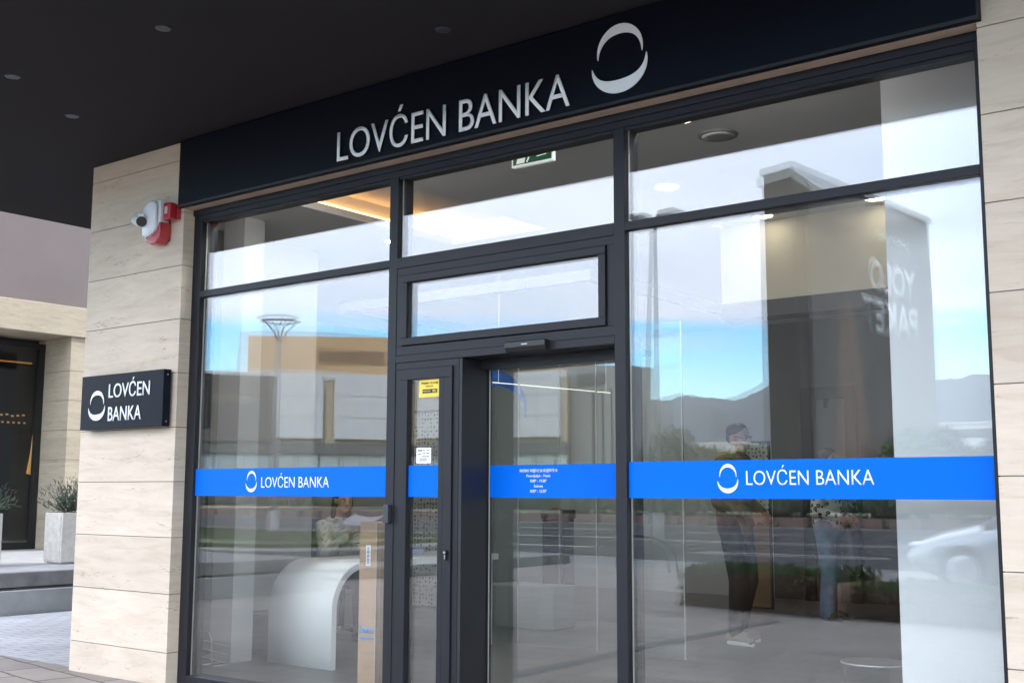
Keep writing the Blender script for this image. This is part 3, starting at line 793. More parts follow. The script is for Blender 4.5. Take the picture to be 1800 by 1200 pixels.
# ================================================================== SIREN, STROBE, CAMERA on the pillar
sr = empty('alarm_siren', (-6.98, -0.09, 3.15), 'white alarm siren with a red lens below on the stone pillar', 'alarm')
k = MB()
prof = [(-7.075, 3.02), (-7.085, 3.10), (-7.085, 3.20), (-7.06, 3.262), (-7.01, 3.290), (-6.96, 3.296), (-6.915, 3.285), (-6.90, 3.25), (-6.90, 3.08), (-6.94, 3.045), (-7.0, 3.015), (-7.04, 3.01)]
k.prism(prof, 'y', -0.185, -0.10)
k.prism([(x * .86 + -6.99 * .14, z * .88 + 3.16 * .12) for x, z in prof], 'y', -0.215, -0.1855)
k.build('cover', M['white_plastic'], sr, bevel=0.016, smooth=True)
k = MB(); k.prism([(-7.07, 3.035), (-7.04, 2.995), (-6.99, 2.972), (-6.935, 2.975), (-6.895, 3.01), (-6.885, 3.06), (-6.885, 3.12), (-6.90, 3.125), (-6.93, 3.07), (-7.0, 3.03)], 'y', -0.188, -0.098)
k.build('red_lens', M['red_plastic'], sr, bevel=0.008)
k = MB(); k.box(-7.07, -6.90, -0.0995, -0.0905, 3.0, 3.27); k.build('back_plate', M['black'], sr, bevel=0.004)
localise(sr)
sb = empty('strobe_beacon', (-6.83, -0.09, 3.2), 'small square red beacon between the white siren and the dark fascia', 'alarm')
k = MB(); k.box(-6.885, -6.800, -0.175, -0.118, 3.130, 3.255); k.build('beacon_lens', M['red_plastic'], sb, bevel=0.016, smooth=False)
k = MB(); k.box(-6.878, -6.785, -0.1175, -0.0905, 3.138, 3.248); k.build('beacon_base', M['red_plastic'], sb, bevel=0.006)
k = MB(); k.box(-6.858, -6.828, -0.1785, -0.1755, 3.175, 3.225); k.build('beacon_reflector', M['headlamp'], sb)
localise(sb)
cc = empty('security_camera', (-7.12, -0.09, 3.2), 'white bullet camera pointing down the facade beside the siren', 'camera')
k = MB()
d = Vector((0.88, -0.40, -0.27)).normalized(); p0 = Vector((-7.17, -0.18, 3.176)); p1 = p0 + d * 0.17
k.tube([p0 - d * .012, p0, p0 + d * .02, p1 - d * .01, p1], 0.042, 20)
k.ell(p0, (.042, .042, .042), 16)
k.build('camera_body', M['white_plastic'], cc, smooth=True)
k = MB(); a = p0 + d * .13
k.tube([p1 - d * .0005, p1 + d * 0.004], 0.036, 20); k.build('camera_lens', M['black'], cc)
k = MB(); k.tube([p0 + Vector((.0, 0, 0.04)), p0 + d * .185 + Vector((0, 0, 0.042))], 0.014, 12)
k.build('sun_shield', M['white_plastic'], cc)
k = MB(); k.lathe([(0.036, -0.0905), (0.036, -0.104), (0.02, -0.112)], c=(-7.13, 0, 3.20), ax='y', seg=20); k.tube([(-7.13, -0.105, 3.20), (-7.14, -0.14, 3.225), (-7.13, -0.19, 3.20)], 0.013, 10)
k.build('camera_mount', M['white_plastic'], cc)
localise(cc)

# black cable hanging across the right pillar
k = MB(); k.tube([(-1.372, -0.115, 3.344), (-1.34, -0.112, 3.349), (-1.30, -0.105, 3.346), (-1.26, -0.100, 3.332), (-1.21, -0.098, 3.31), (-1.13, -0.098, 3.265), (-1.0, -0.098, 3.19), (-0.8, -0.098, 3.1)], 0.006, 8)
tag(k.build('cable', M['black']), 'black cable drooping from the fascia across the right stone pillar', 'cable')

# ================================================================== NEIGHBOUR building and steps (left)
nb = empty('neighbouring_building', (-16, 4, 0), 'neighbouring building with mauve stucco over a travertine ground floor', 'building')
k = MB(); k.box(-24, -16.0, -1.0, 14, 4.02, 10.5); k.build('upper_wall', M['pink'], nb)
k = MB(); k.box(-24, -15.96, -1.05, 14.0, 3.57, 4.018); k.build('ledge', M['stone_far'], nb, bevel=0.01)
def courses(x0, x1, y0, y1, z0, z1, step=0.44):
    k = MB(); z = z0
    while z < z1 - .01:
        k.box(x0, x1, y0, y1, z + .003, min(z + step, z1) - .003); z += step
    c = k.build('column', M['stone_far'], nb)
    q = MB(); q.box(x0 + .01, x1 - .01, y0 + .01, y1 - .01, z0, z1); q.build('column_core', M['joint'], c)
courses(-16.9, -16.0, 4.75, 8.2, 0.42, 3.57)
courses(-16.9, -16.0, -1.0, -0.1, 0.42, 3.57)
k = MB(); k.box(-16.78, -16.70, -0.1, 4.75, 3.42, 3.50); k.box(-16.78, -16.70, -0.1, 4.75, 0.42, 0.52)
k.box(-16.78, -16.70, 4.66, 4.75, .52, 3.42); k.box(-16.78, -16.70, -0.1, 0.0, .52, 3.42)
win = k.build('window_frame', M['black'], nb)
k = MB(); k.box(-16.76, -16.75, 0.0, 4.66, 0.52, 3.42); k.build('window_glass', M['glass_clear'], win)
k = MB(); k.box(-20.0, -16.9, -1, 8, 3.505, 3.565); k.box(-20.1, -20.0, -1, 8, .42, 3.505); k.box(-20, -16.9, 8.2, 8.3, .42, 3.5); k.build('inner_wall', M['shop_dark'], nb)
k = MB(); k.box(-20, -12.0, -1, 14, 0.36, 0.42); k.build('shop_floor', M['concrete'], nb)
k = MB(); k.prism([(5.07, 1.55), (5.24, 1.52), (5.28, 1.8), (5.22, 2.15), (5.14, 2.16), (5.12, 1.9)], 'x', -17.62, -17.58); k.prism([(5.34, 2.1), (5.38, 2.1), (5.36, 2.7)], 'x', -17.62, -17.58)
k.build('amber_lamp', M['lamp_amber'], nb)
k = MB(); k.box(-18.6, -18.55, 4.2, 5.6, 3.40, 3.42); k.build('strip_lamp', M['lamp_amber'], nb)
k = MB()
for i in range(9):
    k.box(-17.4, -17.39, 4.1 + i * .09, 4.1 + i * .09 + .04, 2.42 + .01 * (i % 3), 2.445 + .01 * (i % 3)); k.box(-17.4, -17.39, 4.13 + i * .09, 4.1 + i * .09 + .06, 2.32, 2.345)
k.build('window_lettering', M['lamp_amber'], nb)
localise(nb)
k = MB()
k.box(-11.83, -11.98, -6, 14, -0.1, 0.235)
k.box(-12.0, -17, -6, 14, -0.1, 0.25)
struct(k.build('steps', M['concrete'], bevel=0.006))
k = MB(); k.box(-11.93, -16.9, -6, 14, 0.262, 0.418)
struct(k.build('terrace', M['concrete_dark'], bevel=0.012))

def leaves_mesh(name, gen, n, size, m, parent=None, seed=1, aspect=2.2):
    """many small leaf faces; gen() gives a point and a preferred direction"""
    rr = random.Random(seed); vs = []; fs_ = []
    for i in range(n):
        p, dirv = gen(rr)
        d = (dirv + Vector((rr.gauss(0, .5), rr.gauss(0, .5), rr.gauss(0, .5)))).normalized()
        s = d.cross(Vector((rr.gauss(0, 1), rr.gauss(0, 1), rr.gauss(0, 1)))).normalized()
        L = size * rr.uniform(.6, 1.4); W = L / aspect
        b = len(vs)
        nrm = d.cross(s)
        vs += [p, p + d * L * .5 + s * W * .5, p + d * L + nrm * L * .12, p + d * L * .5 - s * W * .5]
        fs_.append((b, b + 1, b + 2, b + 3))
    me = bpy.data.meshes.new(name); me.from_pydata([tuple(v) for v in vs], [], fs_); me.update()
    return link(name, me, m, parent)

def planter(x, y, seed, label):
    t = empty('planter', (x, y, 0.42), label, 'planter', 'stone planters on the terrace')
    k = MB(); s = .19
    k.box(-s, s, -s, s, 0.02, 0.60); k.box(-s + .03, s - .03, -s + .03, s - .03, 0, 0.02)
    k.build('pot', M['planter'], t, bevel=0.012)
    k = MB()
    for a in (-1, 1):
        pass
    k.box(-s + .03, s - .03, -s - .006, -s - .0005, .05, .57); k.build('pot_panel', M['planter'], t)
    k = MB(); k.box(-s + .02, s - .02, -s + .02, s - .02, 0.585, 0.603); k.build('soil', M['soil'], t)
    def g(rr):
        a = rr.uniform(0, 2 * PI); el = rr.uniform(0.15, 1.4)
        stem = Vector((math.cos(a) * math.cos(el), math.sin(a) * math.cos(el), math.sin(el)))
        r = rr.uniform(0.05, .42) * (0.75 + .3 * math.sin(a * 3 + seed))
        return Vector((0, 0, .60)) + stem * r, stem + Vector((0, 0, .4))
    k = MB(); rr = random.Random(seed)
    for i in range(16):
        a = i * 2.4; el = rr.uniform(.3, 1.4); d = Vector((math.cos(a) * math.cos(el), math.sin(a) * math.cos(el), math.sin(el)))
        k.tube([(0, 0, .58), Vector((0, 0, .58)) + d * .2, Vector((0, 0, .6)) + d * .38], .004, 5)
    k.build('stems', M['bark'], t)
    leaves_mesh('foliage', g, 1500, .055, M['leaf_grey'], t, seed, 5)
    return t
planter(-13.04, 3.02, 3, 'pale stone planter with a spiky grey green bush beside the pillar')
planter(-13.04, 1.90, 5, 'pale stone planter with a spiky bush, cut by the left picture edge')

# ================================================================== INTERIOR things
def downlight(x, y, label, first=[None]):
    if first[0] is None:
        t = empty('ceiling_lamp', (x, y, CEIL), label, 'lamp', 'lit round ceiling lamps')
        k = MB(); k.lathe([(0.088, -0.004), (0.104, -0.006), (0.107, -0.0005), (0.088, -0.0005)], seg=32); k.build('trim_ring', M['white_plastic'], t)
        k = MB(); k.lathe([(0.087, -0.0035), (0.05, -0.006), (0.001, -0.007)], seg=28); k.build('diffuser', M['lamp_on'], t)
        first[0] = t
    else:
        t = copy_tree(first[0]); t.location = (x, y, CEIL); t['label'] = label
downlight(-4.14, 2.04, 'largest lit round ceiling lamp, beside the reflected street lamp heads')
downlight(-3.30, 0.77, 'lit round ceiling lamp near the door mullion, cut by the window head')
downlight(-2.36, 0.75, 'lit round ceiling lamp cut by the head of the right upper pane')
downlight(-4.00, 3.24, 'lit round ceiling lamp under the transom, over the end of the beige bulkhead')
downlight(-3.10, 3.23, 'lit round ceiling lamp under the transom, nearest the white partition')
hall = [None]
def hall_lamp(x, y, label):
    if hall[0] is None:
        t = empty('hall_lamp', (x, y, CEIL), label, 'lamp', 'bright round lamps deep in the banking hall')
        k = MB(); k.lathe([(0.088, -0.004), (0.104, -0.006), (0.107, -0.0005), (0.088, -0.0005)], seg=32); k.build('trim_ring', M['white_plastic'], t)
        k = MB(); k.lathe([(0.087, -0.0035), (0.05, -0.006), (0.001, -0.007)], seg=28); k.build('diffuser', M['lamp_hall'], t)
        hall[0] = t
    else:
        t = copy_tree(hall[0]); t.location = (x, y, CEIL); t['label'] = label
hall_lamp(-5.65, 5.9, 'bright round lamp in the blue strip of reflected sky, right of the door mullion')
hall_lamp(-6.93, 2.20, 'added fill lamp over the white curved desk')  # this lamp and the next three are added to lift the hall's brightness
hall_lamp(-9.08, 4.4, 'added fill lamp over the deep left corner of the banking hall')
hall_lamp(-9.9, 7.2, 'added fill lamp near the left end of the far wall')
hall_lamp(-8.0, 7.4, 'added fill lamp above the ticket kiosk')

k = MB(); k.lathe([(0.105, -0.010), (0.118, -0.008), (0.122, -0.0005), (0.02, -0.0005)], seg=36, c=(0, 0, 0))
k.build('speaker_ring', M['galv'], sp := empty('ceiling_speaker', (-3.28, 1.18, CEIL), 'round grey perforated speaker in the ceiling of the right bay', 'speaker'))
k = MB(); k.lathe([(0.10, -0.0105), (0.06, -0.013), (0.001, -0.014)], seg=30); k.build('speaker_grille', M['wall_grey'], sp)
k = MB(); k.lathe([(0.045, -0.0005), (0.045, -0.02), (0.03, -0.035), (0.005, -0.04)], c=(-4.42, 3.30, CEIL)); tag(k.build('smoke_detector', M['white_plastic'], smooth=True), 'small round smoke detector on the ceiling before the beige bulkhead', 'detector')
# exit sign, bottom edge visible under the window head
ex = empty('exit_sign', (-4.2, 0.5, 3.25), 'green running man exit sign hung at the head of the middle pane', 'sign')
k = MB(); k.box(-4.31, -4.02, 0.495, 0.52, 3.229, CEIL - .0005); k.build('sign_face', M['green'], ex)
k = MB(); k.box(-4.318, -4.012, 0.492, 0.523, 3.218, 3.2285); k.box(-4.318, -4.3105, .492, .523, 3.2286, CEIL - .001); k.box(-4.0195, -4.012, .492, .523, 3.2286, CEIL - .001); k.build('sign_rim', M['lit_white'], ex)
k = MB(); k.prism([(-4.285, 3.236), (-4.225, 3.236), (-4.215, 3.270), (-4.275, 3.270)], 'y', 0.4925, 0.4948); k.prism([(-4.21, 3.238), (-4.20, 3.236), (-4.188, 3.258), (-4.185, 3.275), (-4.195, 3.275), (-4.198, 3.259)], 'y', .4925, .4948)
k.prism([(-4.13, 3.258), (-4.06, 3.262), (-4.06, 3.267), (-4.13, 3.263)], 'y', .4925, .4948)
k.build('pictogram', M['lit_white'], ex)
localise(ex)

# waterfall desk
dk = empty('desk', (-6.7, 2.0, 0), 'white curved waterfall desk standing behind the left window', 'desk')
k = MB()
T = .048; Rr = .34; H = .755
outer = [(1.03, 0.0), (1.03, H - Rr)]; inner = [(1.03 + T, 0.0), (1.03 + T, H - Rr)]
for i in range(1, 19):
    a = PI - i / 18 * PI / 2
    outer.append((1.03 + Rr + Rr * math.cos(a), H - Rr + Rr * math.sin(a))); inner.append((1.03 + Rr + (Rr - T) * math.cos(a), H - Rr + (Rr - T) * math.sin(a)))
outer.append((2.95, H)); inner.append((2.95, H - T))
bm = k.bm
L0 = [[bm.verts.new((x, p[0], p[1])) for p in outer] for x in (-7.05, -6.37)]
L1 = [[bm.verts.new((x, p[0], p[1])) for p in inner] for x in (-7.05, -6.37)]
n = len(outer)
for i in range(n - 1):
    for q in ((L0[0][i], L0[0][i + 1], L0[1][i + 1], L0[1][i]), (L1[0][i], L1[1][i], L1[1][i + 1], L1[0][i + 1])):
        f = bm.faces.new(q); f.smooth = True
    for s in (0, 1): bm.faces.new((L0[s][i], L1[s][i], L1[s][i + 1], L0[s][i + 1]))
bm.faces.new((L0[0][0], L0[1][0], L1[1][0], L1[0][0])); bm.faces.new((L0[0][-1], L1[0][-1], L1[1][-1], L0[1][-1]))
k.build('desk_shell', M['desk'], dk, bevel=0.0)
k = MB(); k.box(-7.0, -6.42, 2.87, 2.93, 0, H - T - .001); k.build('desk_leg', M['desk'], dk)
localise(dk)
k = MB(); k.box(-7.02, -6.72, 2.05, 2.40, H + .001, H + .042); tag(k.build('folder', M['folder'], bevel=0.003), 'lilac folder of papers lying on the white curved desk', 'folder')
# bottle
bt = empty('water_bottle', (-6.98, 1.95, H), 'clear plastic water bottle with a blue label on the white desk', 'bottle')
k = MB(); k.lathe([(.030, .001), (.033, .006), (.033, .07), (.030, .09), (.033, .11), (.033, .155), (.024, .185), (.013, .205), (.013, .215)], seg=24); k.build('bottle_body', M['glass_clear'], bt)
k = MB(); k.lathe([(.0335, .10), (.0338, .101), (.0338, .15), (.0335, .151)], seg=24); k.build('bottle_label', M['print_blue'], bt)
k = MB(); k.lathe([(.0145, .214), (.015, .217), (.015, .232), (.013, .234)], seg=20); k.build('bottle_cap', M['cap'], bt)
# cardboard box leaning by the mullion
cb = empty('cardboard_box', (-5.4, .45, 0), 'tall narrow cardboard box standing behind the left mullion', 'box')
k = MB(); k.box(-5.485, -5.335, .42, .56, 0, 1.075); k.build('carton', M['cardboard'], cb, bevel=0.004)
k = MB(); k.box(-5.338, -5.330, .4185, .4198, 0.01, 1.07); k.box(-5.3348, -5.3338, .43, .46, 0.01, 1.07); k.build('tape', M['tape'], cb)
k = MB(); k.box(-5.425, -5.385, .4178, .4195, .80, .93); lb = k.build('shipping_label', M['white_film'], cb)
k = MB()
for i in range(14): k.box(-5.415, -5.395, .4165, .4175, .812 + i * .0078, .812 + i * .0078 + (.003 if i % 3 else .005))
k.build('barcode', M['dark_plastic'], lb)
text_mesh('box_print', 'beko', -5.470, -5.345, .385, .430, .4178, M['print_blue'], cb, .001, .03)
k = MB(); k.box(-5.465, -5.350, .4178, .4195, .345, .358); k.build('box_underline', M['print_blue'], cb)
localise(cb)
# dark waste box and chrome magazine rack behind the column
k = MB(); k.box(-7.62, -7.34, 1.20, 1.50, 0, .30); k.box(-7.63, -7.33, 1.19, 1.51, .3005, .315)
tag(k.build('waste_bin', M['chair'], bevel=0.006), 'low dark grey square bin on the floor behind the left window', 'bin')
k = MB()
for z in (.06, .12, .18): k.tube([(-7.30, .62, z), (-7.02, .62, z - .02)], .004, 6)
for x in (-7.30, -7.18): k.tube([(x, .62, 0), (x - .02, .62, .2), (x - .05, .62, .24)], .005, 6)
k.tube([(-7.30, .62, .0), (-7.30, .78, .0)], .005, 6); k.tube([(-7.18, .62, .0), (-7.18, .78, .0)], .005, 6)
tag(k.build('wire_rack', M['chrome']), 'small chrome wire rack on the floor at the left window corner', 'rack')
# glass bin in front of the partition
k = MB(); k.lathe([(.13, .02), (.15, .46), (.155, .47), (.155, .462), (.148, .455), (.128, .03)], c=(-2.18, .56, 0), seg=40)
gbin = tag(k.build('glass_bin', M['glass_clear']), 'round clear bin at the foot of the white partition', 'bin')
k = MB(); k.lathe([(.150, .468), (.158, .468), (.158, .474), (.150, .474)], c=(-2.18, .56, 0), seg=40); 
k.build('bin_rim', M['chrome'], gbin)
# ticket kiosk
ks = empty('ticket_kiosk', (-9.0, 7.5, 0), 'dark upright ticket kiosk with a red button seen through the door', 'kiosk')
k = MB(); k.box(-9.19, -8.86, 7.38, 7.62, .08, .94); k.build('kiosk_column', M['dark_plastic'], ks, bevel=.008)
k = MB(); k.box(-9.205, -8.845, 7.36, 7.64, .945, 1.06); k.build('kiosk_head', M['chair'], ks, bevel=.01)
k = MB(); k.box(-9.13, -8.92, 7.42, 7.58, 0, .078); k.build('kiosk_foot', M['black'], ks)
k = MB(); k.lathe([(.07, 1.061), (.07, 1.072), (.05, 1.080), (.002, 1.082)], c=(-9.04, 7.48, 0)); k.build('kiosk_button', M['red_plastic'], ks, smooth=True)
localise(ks)
# white bench
k = MB(); k.prism([(-7.35 + .12, 3.98), (-6.72, 3.98), (-6.60, 4.06), (-6.60, 4.42), (-7.35, 4.42), (-7.35, 4.08)], 'z', 0, .40)
tag(k.build('bench', M['wall_grey'], bevel=.02), 'low white rounded bench behind the sliding door', 'bench')
# perforated screens
for (x0, x1, y, h, lab) in ((-9.55, -8.75, 5.0, 2.2, 'tall perforated metal screen seen through the narrow side leaf'), (-6.30, -5.95, 7.3, 1.86, 'tall perforated metal screen behind the man in the brown jacket')):
    t = empty('perforated_screen', (x0, y, 0), lab, 'screen')
    k = MB(); zb = .02 if y < 6 else .95; k.box(x0 + .02, x1 - .02, y, y + .012, zb, h - .02); k.build('perforated_sheet', M['perf'], t)
    if y > 6: k = MB(); k.box(x0 + .02, x1 - .02, y, y + .012, .02, .949); k.build('lower_panel', M['tan_dark'], t)
    k = MB(); k.ring(x0, x1, 0, h, .0195, y - .01, y + .03); k.build('screen_frame', M['frame_dark'], t); localise(t)
# black framed inner doors in the back wall
for (x0, x1, lab) in ((-6.15, -5.45, 'black framed inner door at the back, left of the woman'), (-4.35, -3.60, 'black framed inner door at the back, near the white partition')):
    t = empty('inner_door', (x0, 8.6, 0), lab, 'door')
    k = MB(); k.ring(x0, x1, 0, 2.56, .14, 8.60, 8.69, .001); k.box(x0 + .3, x0 + .34, 8.6, 8.69, 2.3, 2.46); k.build('door_frame', M['black'], t)
    k = MB(); k.box(x0 + .141, x1 - .141, 8.64, 8.67, .01, 2.41); k.build('door_panel', M['wall_dark'], t)
    k = MB(); k.box(x0 + .10, x0 + .13, 8.58, 8.639, 1.0, 1.12); k.build('door_handle', M['chrome'], t); localise(t)
# inner glazed partition: dark rail and hanging rods
gp = empty('glass_partition', (-6.5, 2.9, 0), 'frameless inner glass partition with thin bright edges behind the door', 'partition')
k = MB(); k.box(-7.0, -4.6, 3.0, 3.008, 0.02, 2.6); k.build('partition_glass', M['glass_clear'], gp)
k = MB()
for x in (-7.0, -6.2, -5.4, -4.6): k.box(x - .004, x + .004, 2.996, 3.012, .02, 2.6)
k.build('glass_edge', M['gasket'], gp)
# blue crescent decal on the partition glass
localise(gp)
gq = empty('glass_screen', (-8.4, 5.4, 0), 'inner glass screen that carries a large blue crescent emblem', 'glass screen')
k = MB(); k.box(-9.3, -7.5, 5.406, 5.416, 0.02, 2.9); k.build('screen_glass', M['glass_clear'], gq)
crescents('emblem', -8.45, 2.05, .60, 5.40, M['blue'], gq, .004, rz=.60, lower=False)
k = MB(); k.box(-7.504, -7.496, 5.40, 5.42, .02, 2.9); k.build('glass_edge', M['gasket'], gq)
localise(gq)
k = MB(); k.tube([(-7.2, 3.88, 2.33), (-6.8, 5.35, 2.31)], .004, 6); k.tube([(-7.18, 3.95, 2.33), (-7.18, 3.95, CEIL)], .001, 5); k.tube([(-6.82, 5.30, 2.31), (-6.82, 5.30, CEIL)], .001, 5)
tag(k.build('linear_lamp', M['lamp_soft']), 'thin straight white lamp hung across the view behind the sliding door', 'lamp')

# clerk's chair
ch = empty('office_chair', (-7.75, 2.45, 0), 'dark grey high backed office chair under the seated clerk', 'chair')
k = MB(); k.box(-7.80, -7.36, 2.24, 2.68, .43, .50); k.build('seat', M['chair'], ch, bevel=.03)
k = MB(); k.prism([(-7.80, .50), (-7.86, .55), (-7.93, 1.0), (-7.91, 1.03), (-7.88, 1.03), (-7.82, .58), (-7.77, .5)], 'y', 2.24, 2.68); k.build('backrest', M['chair'], ch, bevel=.008)
k = MB(); k.tube([(-7.58, 2.46, .06), (-7.58, 2.46, .43)], .025, 12)
for i in range(5):
    a = i * 2 * PI / 5; k.tube([(-7.58, 2.46, .09), (-7.58 + .27 * math.cos(a), 2.46 + .27 * math.sin(a), .05)], .016, 8); k.ell((-7.58 + .27 * math.cos(a), 2.46 + .27 * math.sin(a), .028), (.027, .027, .027), 10)
k.build('chair_base', M['black'], ch); localise(ch)
ch.location.x -= .17

# ================================================================== PEOPLE
def V(*a): return Vector(a)
def hand(k, w, d, n, side, s=1.0, curl=0.5):
    """five-fingered hand: wrist w, pointing d, palm normal n"""
    d = d.normalized(); n = (n - n.dot(d) * d).normalized(); a = d.cross(n).normalized() * side
    pc = w + d * .045 * s
    k.ell(pc, (.05 * s, .042 * s, .018 * s), 14, Matrix((d, a, n)).transposed().to_4x4())
    k.cap(w - d * .02, w + d * .02 * s, .026 * s, .024 * s)
    for i, (off, L) in enumerate(((.030, .072), (.011, .080), (-.009, .074), (-.028, .058))):
        b = w + d * (.082 * s) + a * off * s
        d1 = (d * math.cos(curl * .6) + n * math.sin(curl * .6)); d2 = (d * math.cos(curl * 1.7) + n * math.sin(curl * 1.7))
        m1 = b + d1 * L * .5 * s; e = m1 + d2 * L * .5 * s
        k.cap(b, m1, .0092 * s, .0085 * s, 8); k.cap(m1, e, .0085 * s, .007 * s, 8)
    b = w + d * .02 * s + a * .030 * s
    m1 = b + (d * .6 + a * .8 + n * .3).normalized() * .036 * s; e = m1 + (d + a * .15 + n * .5).normalized() * .032 * s
    k.cap(b, m1, .013 * s, .0105 * s, 8); k.cap(m1, e, .0105 * s, .008 * s, 8)

def head(k, c, fwd, s=1.0):
    """head with jaw, nose, ears, brow; c is the skull centre"""
    f = fwd.normalized(); u = V(0, 0, 1); u = (u - u.dot(f) * f).normalized(); l = u.cross(f)
    P = lambda a, b, d: c + f * a * s + l * b * s + u * d * s
    rot = Matrix((f, l, u)).transposed().to_4x4()
    k.ell(P(-.008, 0, .018), (.098 * s, .077 * s, .098 * s), 24, rot)
    k.ell(P(.028, 0, -.045), (.066 * s, .058 * s, .070 * s), 20, rot)
    k.ell(P(.058, 0, -.090), (.030 * s, .030 * s, .022 * s), 14, rot)
    k.ell(P(.080, 0, .016), (.014 * s, .045 * s, .012 * s), 12, rot)
    k.cap(P(.088, 0, .004), P(.112, 0, -.026), .009 * s, .012 * s, 10)
    k.ell(P(.098, 0, -.032), (.013 * s, .018 * s, .008 * s), 10, rot)
    for q in (-1, 1):
        k.ell(P(.050, q * .042, -.032), (.030 * s, .020 * s, .024 * s), 12, rot)
        k.ell(P(-.005, q * .079, -.012), (.020 * s, .009 * s, .030 * s), 12, rot)
    return P, rot

def face_bits(P, rot, s, parent):
    k = MB()
    for q in (-1, 1): k.ell(P(.080, q * .031, .000), (.009 * s, .014 * s, .008 * s), 12, rot)
    k.build('eyes', M['white_plastic'], parent)
    k = MB()
    for q in (-1, 1): k.ell(P(.087, q * .031, .000), (.004 * s, .0062 * s, .0062 * s), 10, rot); k.ell(P(.090, q * .033, .020), (.006 * s, .020 * s, .0035 * s), 10, rot)
    k.build('brows', M['hair'], parent)
    k = MB(); k.ell(P(.088, 0, -.060), (.010 * s, .024 * s, .0065 * s), 12, rot); k.build('lips', M['lips'], parent)

def shoe_pair(ankles, dirs, parent, mu, ms, name='shoe', s=1.0):
    for a, d in zip(ankles, dirs):
        d = V(d[0], d[1], 0).normalized(); l = V(-d.y, d.x, 0); g = V(a.x, a.y, 0)
        k = MB()
        k.cap(g - d * .055 * s + V(0, 0, .055), g + d * .06 * s + V(0, 0, .055), .042 * s, .042 * s); k.cap(g + d * .06 * s + V(0, 0, .055), g + d * .17 * s + V(0, 0, .042), .042 * s, .032 * s)
        k.cap(g - d * .03 + V(0, 0, .06), g - d * .03 + V(0, 0, .105), .045 * s, .042 * s)
        sh = k.remesh(name, mu, parent, .008, 2)
        k = MB(); pts = []
        for i in range(20):
            t = i / 20 * 2 * PI; pts.append((math.cos(t) * .145 * s + .058 * s, math.sin(t) * (.050 - .010 * math.cos(t)) * s))
        bm = k.bm; lo = [bm.verts.new(g + d * p + l * q + V(0, 0, .002)) for p, q in pts]; hi = [bm.verts.new(g + d * p + l * q + V(0, 0, .032)) for p, q in pts]
        bm.faces.new(lo[::-1]); bm.faces.new(hi)
        for i in range(20): bm.faces.new((lo[i], lo[(i + 1) % 20], hi[(i + 1) % 20], hi[i]))
        k.build('sole', ms, sh, bevel=.004)
        k = MB()
        for i in range(4):
            c = g + d * (.045 + i * .026) * s + V(0, 0, .098 - i * .008); k.tube([c - l * .022, c + V(0, 0, .003), c + l * .022], .0035, 6)
        k.build('laces', ms, sh)

# --- man in the brown jacket
S = 1.06
man = empty('person', (-4.87, 4.4, 0), 'person in a brown jacket with beige hood and black trousers, standing in profile', 'person')
o = V(-4.87, 4.4, 0)
def W(a, b, c): return o + V(a, b, c) * S            # facing +x
k = MB()
P, rot = head(k, W(.03, 0, 1.655), V(1, -.15, -.12), 1.07)
k.cap(W(.0, 0, 1.44), W(.015, 0, 1.58), .062, .056)
k.cap(W(-.02, 0, 1.05), W(-.02, 0, 1.40), .13, .15)
arms = {}
for q in (-1, 1):
    sh, el, wr = W(-.02, q * .20, 1.42), W(-.03, q * .25, 1.13), W(.20, q * .10, 1.02)
    k.cap(W(0, 0, 1.42), sh, .07, .055); k.cap(sh, el, .048, .040); k.cap(el, wr, .038, .026)
    hand(k, wr, (wr - el), V(0, -q, -.2), q, 1.05, .9); arms[q] = (sh, el, wr)
legs = {1: (W(-.02, .09, .95), W(.05, .10, .50), W(-.06, .12, .09)), -1: (W(-.02, -.09, .95), W(.06, -.12, .51), W(.05, -.16, .09))}
for q, (h, kn, an) in legs.items(): k.cap(W(-.02, 0, 1.0), h, .13, .095); k.cap(h, kn, .085, .055); k.cap(kn, an, .052, .036); k.cap(an, an + V(.14, 0, -.05), .035, .025)
body = k.remesh('body', M['skin'], man, .0095, 2)
face_bits(P, rot, 1.07, man)
k = MB()
k.cap(W(-.02, .03, 1.02), W(-.02, .03, 1.40), .150, .165); k.cap(W(-.02, -.03, 1.02), W(-.02, -.03, 1.40), .150, .165); k.cap(W(-.02, 0, .93), W(-.02, 0, 1.1), .165, .16)
for q in (-1, 1):
    sh, el, wr = arms[q]; k.cap(W(0, 0, 1.40), sh, .12, .085); k.cap(sh, el, .085, .070); k.cap(el, el + (wr - el) * .82, .070, .050)
    for i in range(3):
        c = sh + (el - sh) * (.3 + .3 * i); k.ell(c, (.083 - .005 * i,) * 3, 12)
k.remesh('jacket', M['jacket'], man, .011, 2)
k = MB()
for i in range(9):
    a = R(60 + i * 30); k.ell(W(-.035 + .085 * math.cos(a), .10 * math.sin(a), 1.50 + .02 * math.cos(a)), (.045, .045, .050), 12)
k.remesh('hood', M['fleece'], man, .011, 2)
k = MB(); k.cap(W(-.02, 0, .92), W(-.02, 0, 1.02), .145, .15)
for q, (h, kn, an) in legs.items(): k.cap(h, kn, .108, .082); k.cap(kn, an + V(0, 0, .01), .080, .062)
k.remesh('trousers', M['trousers'], man, .011, 2)
k = MB(); k.ell(P(-.022, 0, .045), (.098 * 1.07, .084 * 1.07, .080 * 1.07), 20, rot); k.ell(P(-.06, 0, .0), (.055, .078, .07), 16, rot)
k.remesh('hair', M['hair_brown'], man, .009, 1)
k = MB()
for q in (-1, 1):
    k.tube([P(.100, q * .012, .0), P(.100, q * .05, .0), P(.0, q * .085, .006)], .003, 6)
k.tube([P(.104, -.05, .012), P(.106, 0, .012), P(.104, .05, .012)], .003, 6)
k.build('glasses', M['black'], man)
